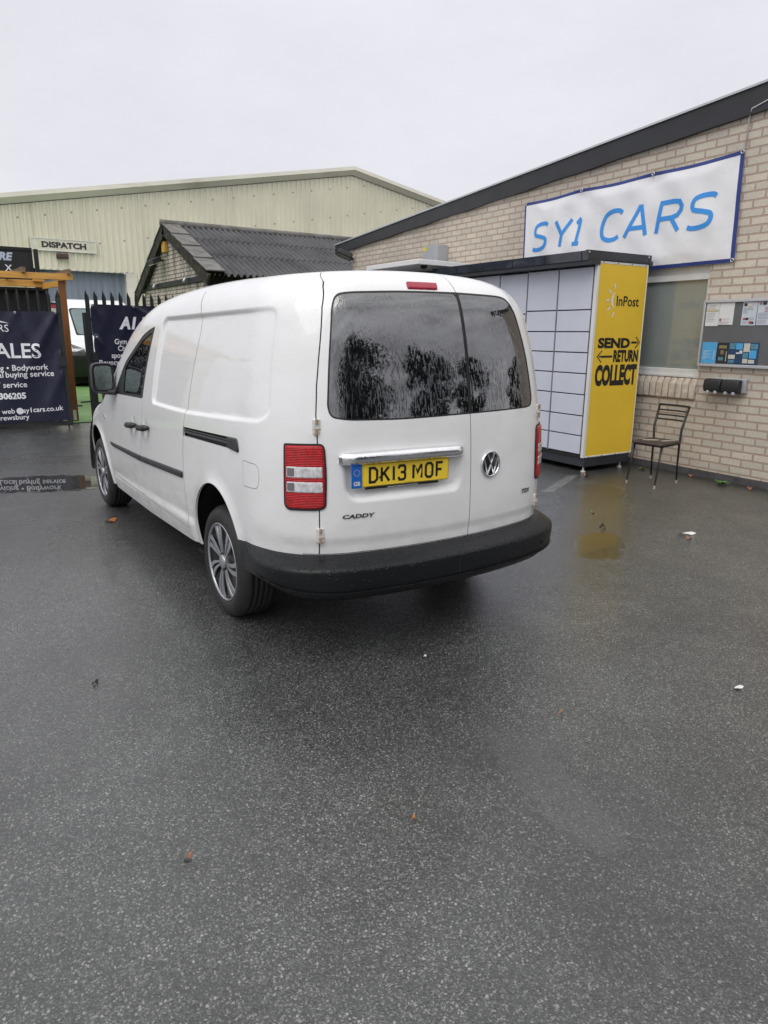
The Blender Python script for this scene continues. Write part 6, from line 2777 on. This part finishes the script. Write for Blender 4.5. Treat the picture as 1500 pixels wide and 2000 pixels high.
for k in range(12):
    t = math.radians(30 * k)
    cx, cz = .0245 + .0145 * math.cos(t), .017 + .0145 * math.sin(t)
    V = [pf(cx + .0022 * math.cos(a), cz + .0022 * math.sin(a), .0078) for a in np.linspace(0, 2 * math.pi, 7)[:-1]]
    mb.add(V, [tuple(range(6))])
mb.done('star_ring', M['pgold'], bl)
text_on('country_text', "GB", lambda x, y: pf(x, y, .0078), .0190, M['paper'], bl, 'C', .03, x0=.0245, y0=-.043)
for q in ((.142, -.012), (.415, -.006)):
    mb = MB()
    mb.lathe([(.0, .003), (.0035, .003), (.005, 0)], pf(q[0], q[1], .0072), pn, px, 12)
    mb.done('plate_screw', M['pgold'] if q[0] > .3 else M['ink'], plate, smooth=True)

# round emblem on the right door
def frame_on(x, z):
    p = np.array([[x, float(rear_y(np.array([x]), np.array([z]))[0]), z]])
    n = grad(p)[0]
    r = np.cross(np.array([0, 0, 1.]), -n)
    r /= np.linalg.norm(r)
    r = r if r[0] > 0 else -r
    u = np.cross(n, r)
    u = u if u[2] > 0 else -u
    return p[0], r, u, n


ec, er, eu, en = frame_on(.253, .912)
mb = MB()
mb.lathe([(.0, .0035), (.058, .0035), (.060, .000)], ec, en, er, 48)
emb = mb.done('emblem', M['hubblack'], doors['r'], smooth=True)
mb = MB()
mb.lathe([(.0685, -.002), (.0685, .006), (.066, .0105), (.0625, .0115), (.059, .009), (.057, .003)], ec, en, er, 56)
mb.done('emblem_ring', M['chrome_s'], emb, smooth=True)


def rib3(segs, w, fr, h0, h1):
    c, r, u, n = fr
    mb = MB()
    for pts, cl in segs:
        V, Fc = ribbon(pts, w, cl)
        V2, _ = ribbon(pts, w * .45, cl)
        k = len(V)
        mb.add([c + r * a + u * b + n * h0 for a, b in V] + [c + r * a + u * b + n * h1 for a, b in V2],
               [tuple(i + k for i in f) for f in Fc] + [(f[0], f[3], f[3] + k, f[0] + k) for f in Fc] + [(f[2], f[1], f[1] + k, f[2] + k) for f in Fc])
    return mb


q = .001
rib3([([(-.0255, .0535), (0, -.004 + .0035), (.0255, .0535)], False), ([(-.050, .0315), (-.0225, -.0505), (0, .0005 - .004), (.0225, -.0505), (.050, .0315)], False)],
     .0088, (ec, er, eu, en), .0036, .0105).done('emblem_letters', M['chrome_s'], emb)

for s_, x0, z0, hh, wd, nm, d in (("CADDY", -.592, .7245, .0195, .160, 'model_lettering', 'l'), ("TDI", .516, .7185, .024, .076, 'engine_lettering', 'r')):
    c, r, u, n = frame_on(x0 + wd / 2, z0)

    def fn(a, b, c=c, r=r, u=u, n=n, z0=z0):
        x = c[0] + a * r[0]
        z = z0 + b
        return np.array([x + n[0] * .004, float(rear_y(np.array([x]), np.array([z]))[0]) - .0105 * 0 - .0045, z])
    text_on(nm, s_, fn, hh, M['badge'], doors[d], 'C', .035, .18, wd)

# hinges
for mir in (-1, 1):
    for z in (1.150, .650):
        x = .684
        y = float(rear_y(np.array([x]), np.array([z]))[0])
        mb = MB()
        mb.box((mir * x - .016, y - .012, z - .033), (mir * x + .016, y + .01, z + .033))
        hg = mb.done('door_hinge', M['hinge'], van, bevel=.003)
        mb = MB()
        mb.tube([(mir * (x + .004), y - .013, z - .036), (mir * (x + .004), y - .013, z - .012)], .0065, 8)
        mb.tube([(mir * (x + .004), y - .013, z + .014), (mir * (x + .004), y - .013, z + .034)], .0065, 8)
        mb.box((mir * x - .0165, y - .0135, z - .0125), (mir * x + .0165, y - .0115, z - .0095))
        mb.done('hinge_pin', M['rustmetal'], hg)

# side repeater, fuel flap is part of the skin
for mir in (-1, 1):
    patch('side_repeater', ch_side, roundpoly([(2.515, .845), (2.585, .845), (2.585, .885), (2.515, .885)], .018, 4), M['clear'], van, .008, .012, mir, dome=.01)

# door mirrors
for mir in (-1, 1):
    mb = MB()
    V = []
    zc, hx, hz = 1.203, .078, .112
    cx = .962
    rings = [(2.128, .90), (2.122, 1.0), (2.15, 1.06), (2.20, 1.02), (2.24, .86), (2.262, .55), (2.266, .1)]
    nk = 28
    for y, k in rings:
        for j in range(nk):
            t = 2 * math.pi * j / nk
            c, s_ = math.cos(t), math.sin(t)
            X = math.copysign(abs(c) ** .45, c) * hx * k
            Z = math.copysign(abs(s_) ** .45, s_) * hz * k
            V.append((mir * (cx + X), y + X * .10, zc + Z))
    Fc = []
    for i in range(len(rings) - 1):
        for j in range(nk):
            Fc.append((i * nk + j, (i + 1) * nk + j, (i + 1) * nk + (j + 1) % nk, i * nk + (j + 1) % nk))
    Fc.append(tuple(range(nk)))
    Fc.append(tuple(range((len(rings) - 1) * nk, len(rings) * nk))[::-1])
    mo = build('door_mirror', V, [f if mir > 0 else f[::-1] for f in Fc], M['blackplastic'], van, smooth=True)
    mo.data.set_sharp_from_angle(angle=rad(50))
    V = []
    for j in range(nk):
        t = 2 * math.pi * j / nk
        c, s_ = math.cos(t), math.sin(t)
        X = math.copysign(abs(c) ** .4, c) * hx * .80
        V.append((mir * (cx + X), 2.1205 + X * .10 + math.copysign(abs(s_) ** .4, s_) * .0035, zc + .004 + math.copysign(abs(s_) ** .4, s_) * hz * .80))
    build('mirror_glass', V, [tuple(range(nk))[::(1 if mir > 0 else -1)]], M['mirror'], mo)
    mb = MB()
    mb.bar((mir * .87, 2.10, 1.092), (mir * .97, 2.19, 1.098), .07, .035)
    mb.done('mirror_arm', M['blackplastic'], mo, bevel=.008)

# wheels
WR, WX = .316, .862


def wheel(cy, mir, r0):
    ax = np.array([mir, 0, 0.])
    c = np.array([mir * WX, cy, WR])
    e1 = np.array([0, 0, 1.])
    mb = MB()
    prof = [(.205, -.06), (.208, -.012), (.219, -.004), (.228, .004), (.245, .008), (.262, .0085), (.278, .004), (.292, -.004), (.303, -.016), (.311, -.030), (.3145, -.040)]
    xw = -.040
    for gx in (-.062, -.092, -.122, -.152):
        prof += [(.3158, gx + .006), (.3085, gx + .003), (.3085, gx - .003), (.3158, gx - .006)]
    prof += [(.3145, -.172), (.303, -.194), (.28, -.208), (.22, -.205), (.20, -.15)]
    mb.lathe(prof, c, ax, e1, 72)
    ty = mb.done('wheel', M['tyre'], van, smooth=True)
    mb = MB()
    mb.lathe([(.0, -.030), (.06, -.028), (.10, -.020), (.17, -.014), (.206, -.010), (.216, -.002)], c, ax, e1, 64)
    hc = mb.done('hubcap', M['hubblack'], ty, smooth=True)
    mb = MB()
    mb.lathe([(.2215, -.006), (.2205, .0015), (.217, .004), (.213, .002), (.210, -.006)], c, ax, e1, 64)
    mb.done('rim_ring', M['silver'], ty, smooth=True)
    mb = MB()
    mb.lathe([(.0, .006), (.030, .005), (.0385, .002), (.041, -.006), (.041, -.03)], c, ax, e1, 32)
    mb.done('centre_cap', M['silver'], hc, smooth=True)
    mb = MB()
    e2 = np.cross(ax, e1)
    ns = 7
    for k in range(ns):
        t0 = 2 * math.pi * k / ns + r0
        for sgn, w0, w1 in ((-1, .008, .028), (1, .008, .028)):
            P0 = []
            for q in np.linspace(0, 1, 7):
                r = .052 + q * (.207 - .052)
                tw_ = t0 + sgn * (.135 - .005 * q) + .22 * q * q * .6 + (.0 if sgn < 0 else 0)
                hw = (w0 + (w1 - w0) * q) / 2
                h = -.006 + .006 * math.sin(q * 2.6)
                for o in (-hw, hw):
                    a = tw_ + o / r
                    P0.append(c + ax * h + r * (math.cos(a) * e1 + math.sin(a) * e2))
                for o in (-hw * 1.15, hw * 1.15):
                    a = tw_ + o / r
                    P0.append(c + ax * (h - .007) + r * (math.cos(a) * e1 + math.sin(a) * e2))
            Fc = []
            for i in range(6):
                b = i * 4
                Fc += [(b, b + 1, b + 5, b + 4), (b + 1, b + 3, b + 7, b + 5), (b + 2, b, b + 4, b + 6)]
            mb.add(P0, Fc)
    sp = mb.done('spokes', M['silver'], hc, smooth=True)
    sp.data.set_sharp_from_angle(angle=rad(30))
    # liner above the wheel
    mb = MB()
    rl_ = .39 if cy < 1 else .46
    n = 24
    V, Fc = [], []
    for i in range(n + 1):
        a = math.radians((20 if cy < 1 else -35) + ((230 - 45) if cy < 1 else 250) * i / n) if cy > 1 else math.radians(165 - 200 * i / n)
        yy, zz = cy + rl_ * math.cos(a), .36 + rl_ * math.sin(a)
        zz = max(zz, .28)
        V += [(mir * .868, yy, zz), (mir * .56, yy, zz)]
    for i in range(n):
        Fc.append((2 * i, 2 * i + 1, 2 * i + 3, 2 * i + 2))
    mb.add(V, Fc)
    mb.add([V[2 * i + 1] for i in range(n + 1)], [tuple(range(n + 1))])
    mb.done('wheel_arch_liner', M['under'], van)


for cy, r0 in ((-.02, .16), (3.0, .4)):
    for mir in (-1, 1):
        wheel(cy, mir, r0)
mb = MB()
mb.box((-.68, -.80, .37), (.68, -.40, .42))
mb.box((-.84, .34, .30), (.84, 2.46, .36))
mb.box((-.56, -.84, .30), (.56, 3.6, .355))
mb.tube([(-.75, -.02, .30), (.75, -.02, .30)], .045, 12)
mb.done('underbody', M['under'], van)

# cab
mb = MB()
mb.prism([(-.80, .36), (.80, .36), (.83, 1.05), (.74, 1.45), (.66, 1.66), (.5, 1.74), (-.5, 1.74), (-.66, 1.66), (-.74, 1.45), (-.83, 1.05)], (0, .98, 0), (1, 0, 0), (0, 0, 1), (0, .03, 0))
mb.done('bulkhead', M['dark'], van)
mb = MB()
mb.prism([(2.25, .40), (3.0, .40), (3.0, 1.02), (2.62, 1.10), (2.38, 1.03), (2.25, .85)], (-.80, 0, 0), (0, 1, 0), (0, 0, 1), (1.6, 0, 0))
mb.done('dashboard', M['dark'], van, bevel=.02)
for x in (-.40, .40):
    mb = MB()
    mb.box((x - .24, 1.30, .60), (x + .24, 1.80, .76))
    mb.prism([(-.23, 0), (.23, 0), (.20, .62), (-.20, .62)], (x, 1.40, .72), (1, 0, 0), (0, -.26, .966), (0, -.10, -.03))
    mb.prism([(-.12, 0), (.12, 0), (.10, .18), (-.10, .18)], (x, 1.19, 1.36), (1, 0, 0), (0, -.2, .98), (0, -.08, -.015))
    mb.done('cab_seat', M['seatm'], van, bevel=.04, seg=3)
mb = MB()
t = np.linspace(0, 2 * math.pi, 33)
cw, aw = np.array([.40, 2.16, 1.03]), np.array([0, -.55, .83])
b1, b2 = np.array([1., 0, 0]), np.cross(aw, [1., 0, 0])
mb.tube([cw + .185 * (math.cos(a) * b1 + math.sin(a) * b2) for a in t], .015, 8, False)
mb.bar(cw - .18 * b1, cw + .18 * b1, .04, .02, aw)
mb.tube([cw, cw - aw * .3], .03, 8)
mb.done('steering_wheel', M['dark'], van, smooth=True)
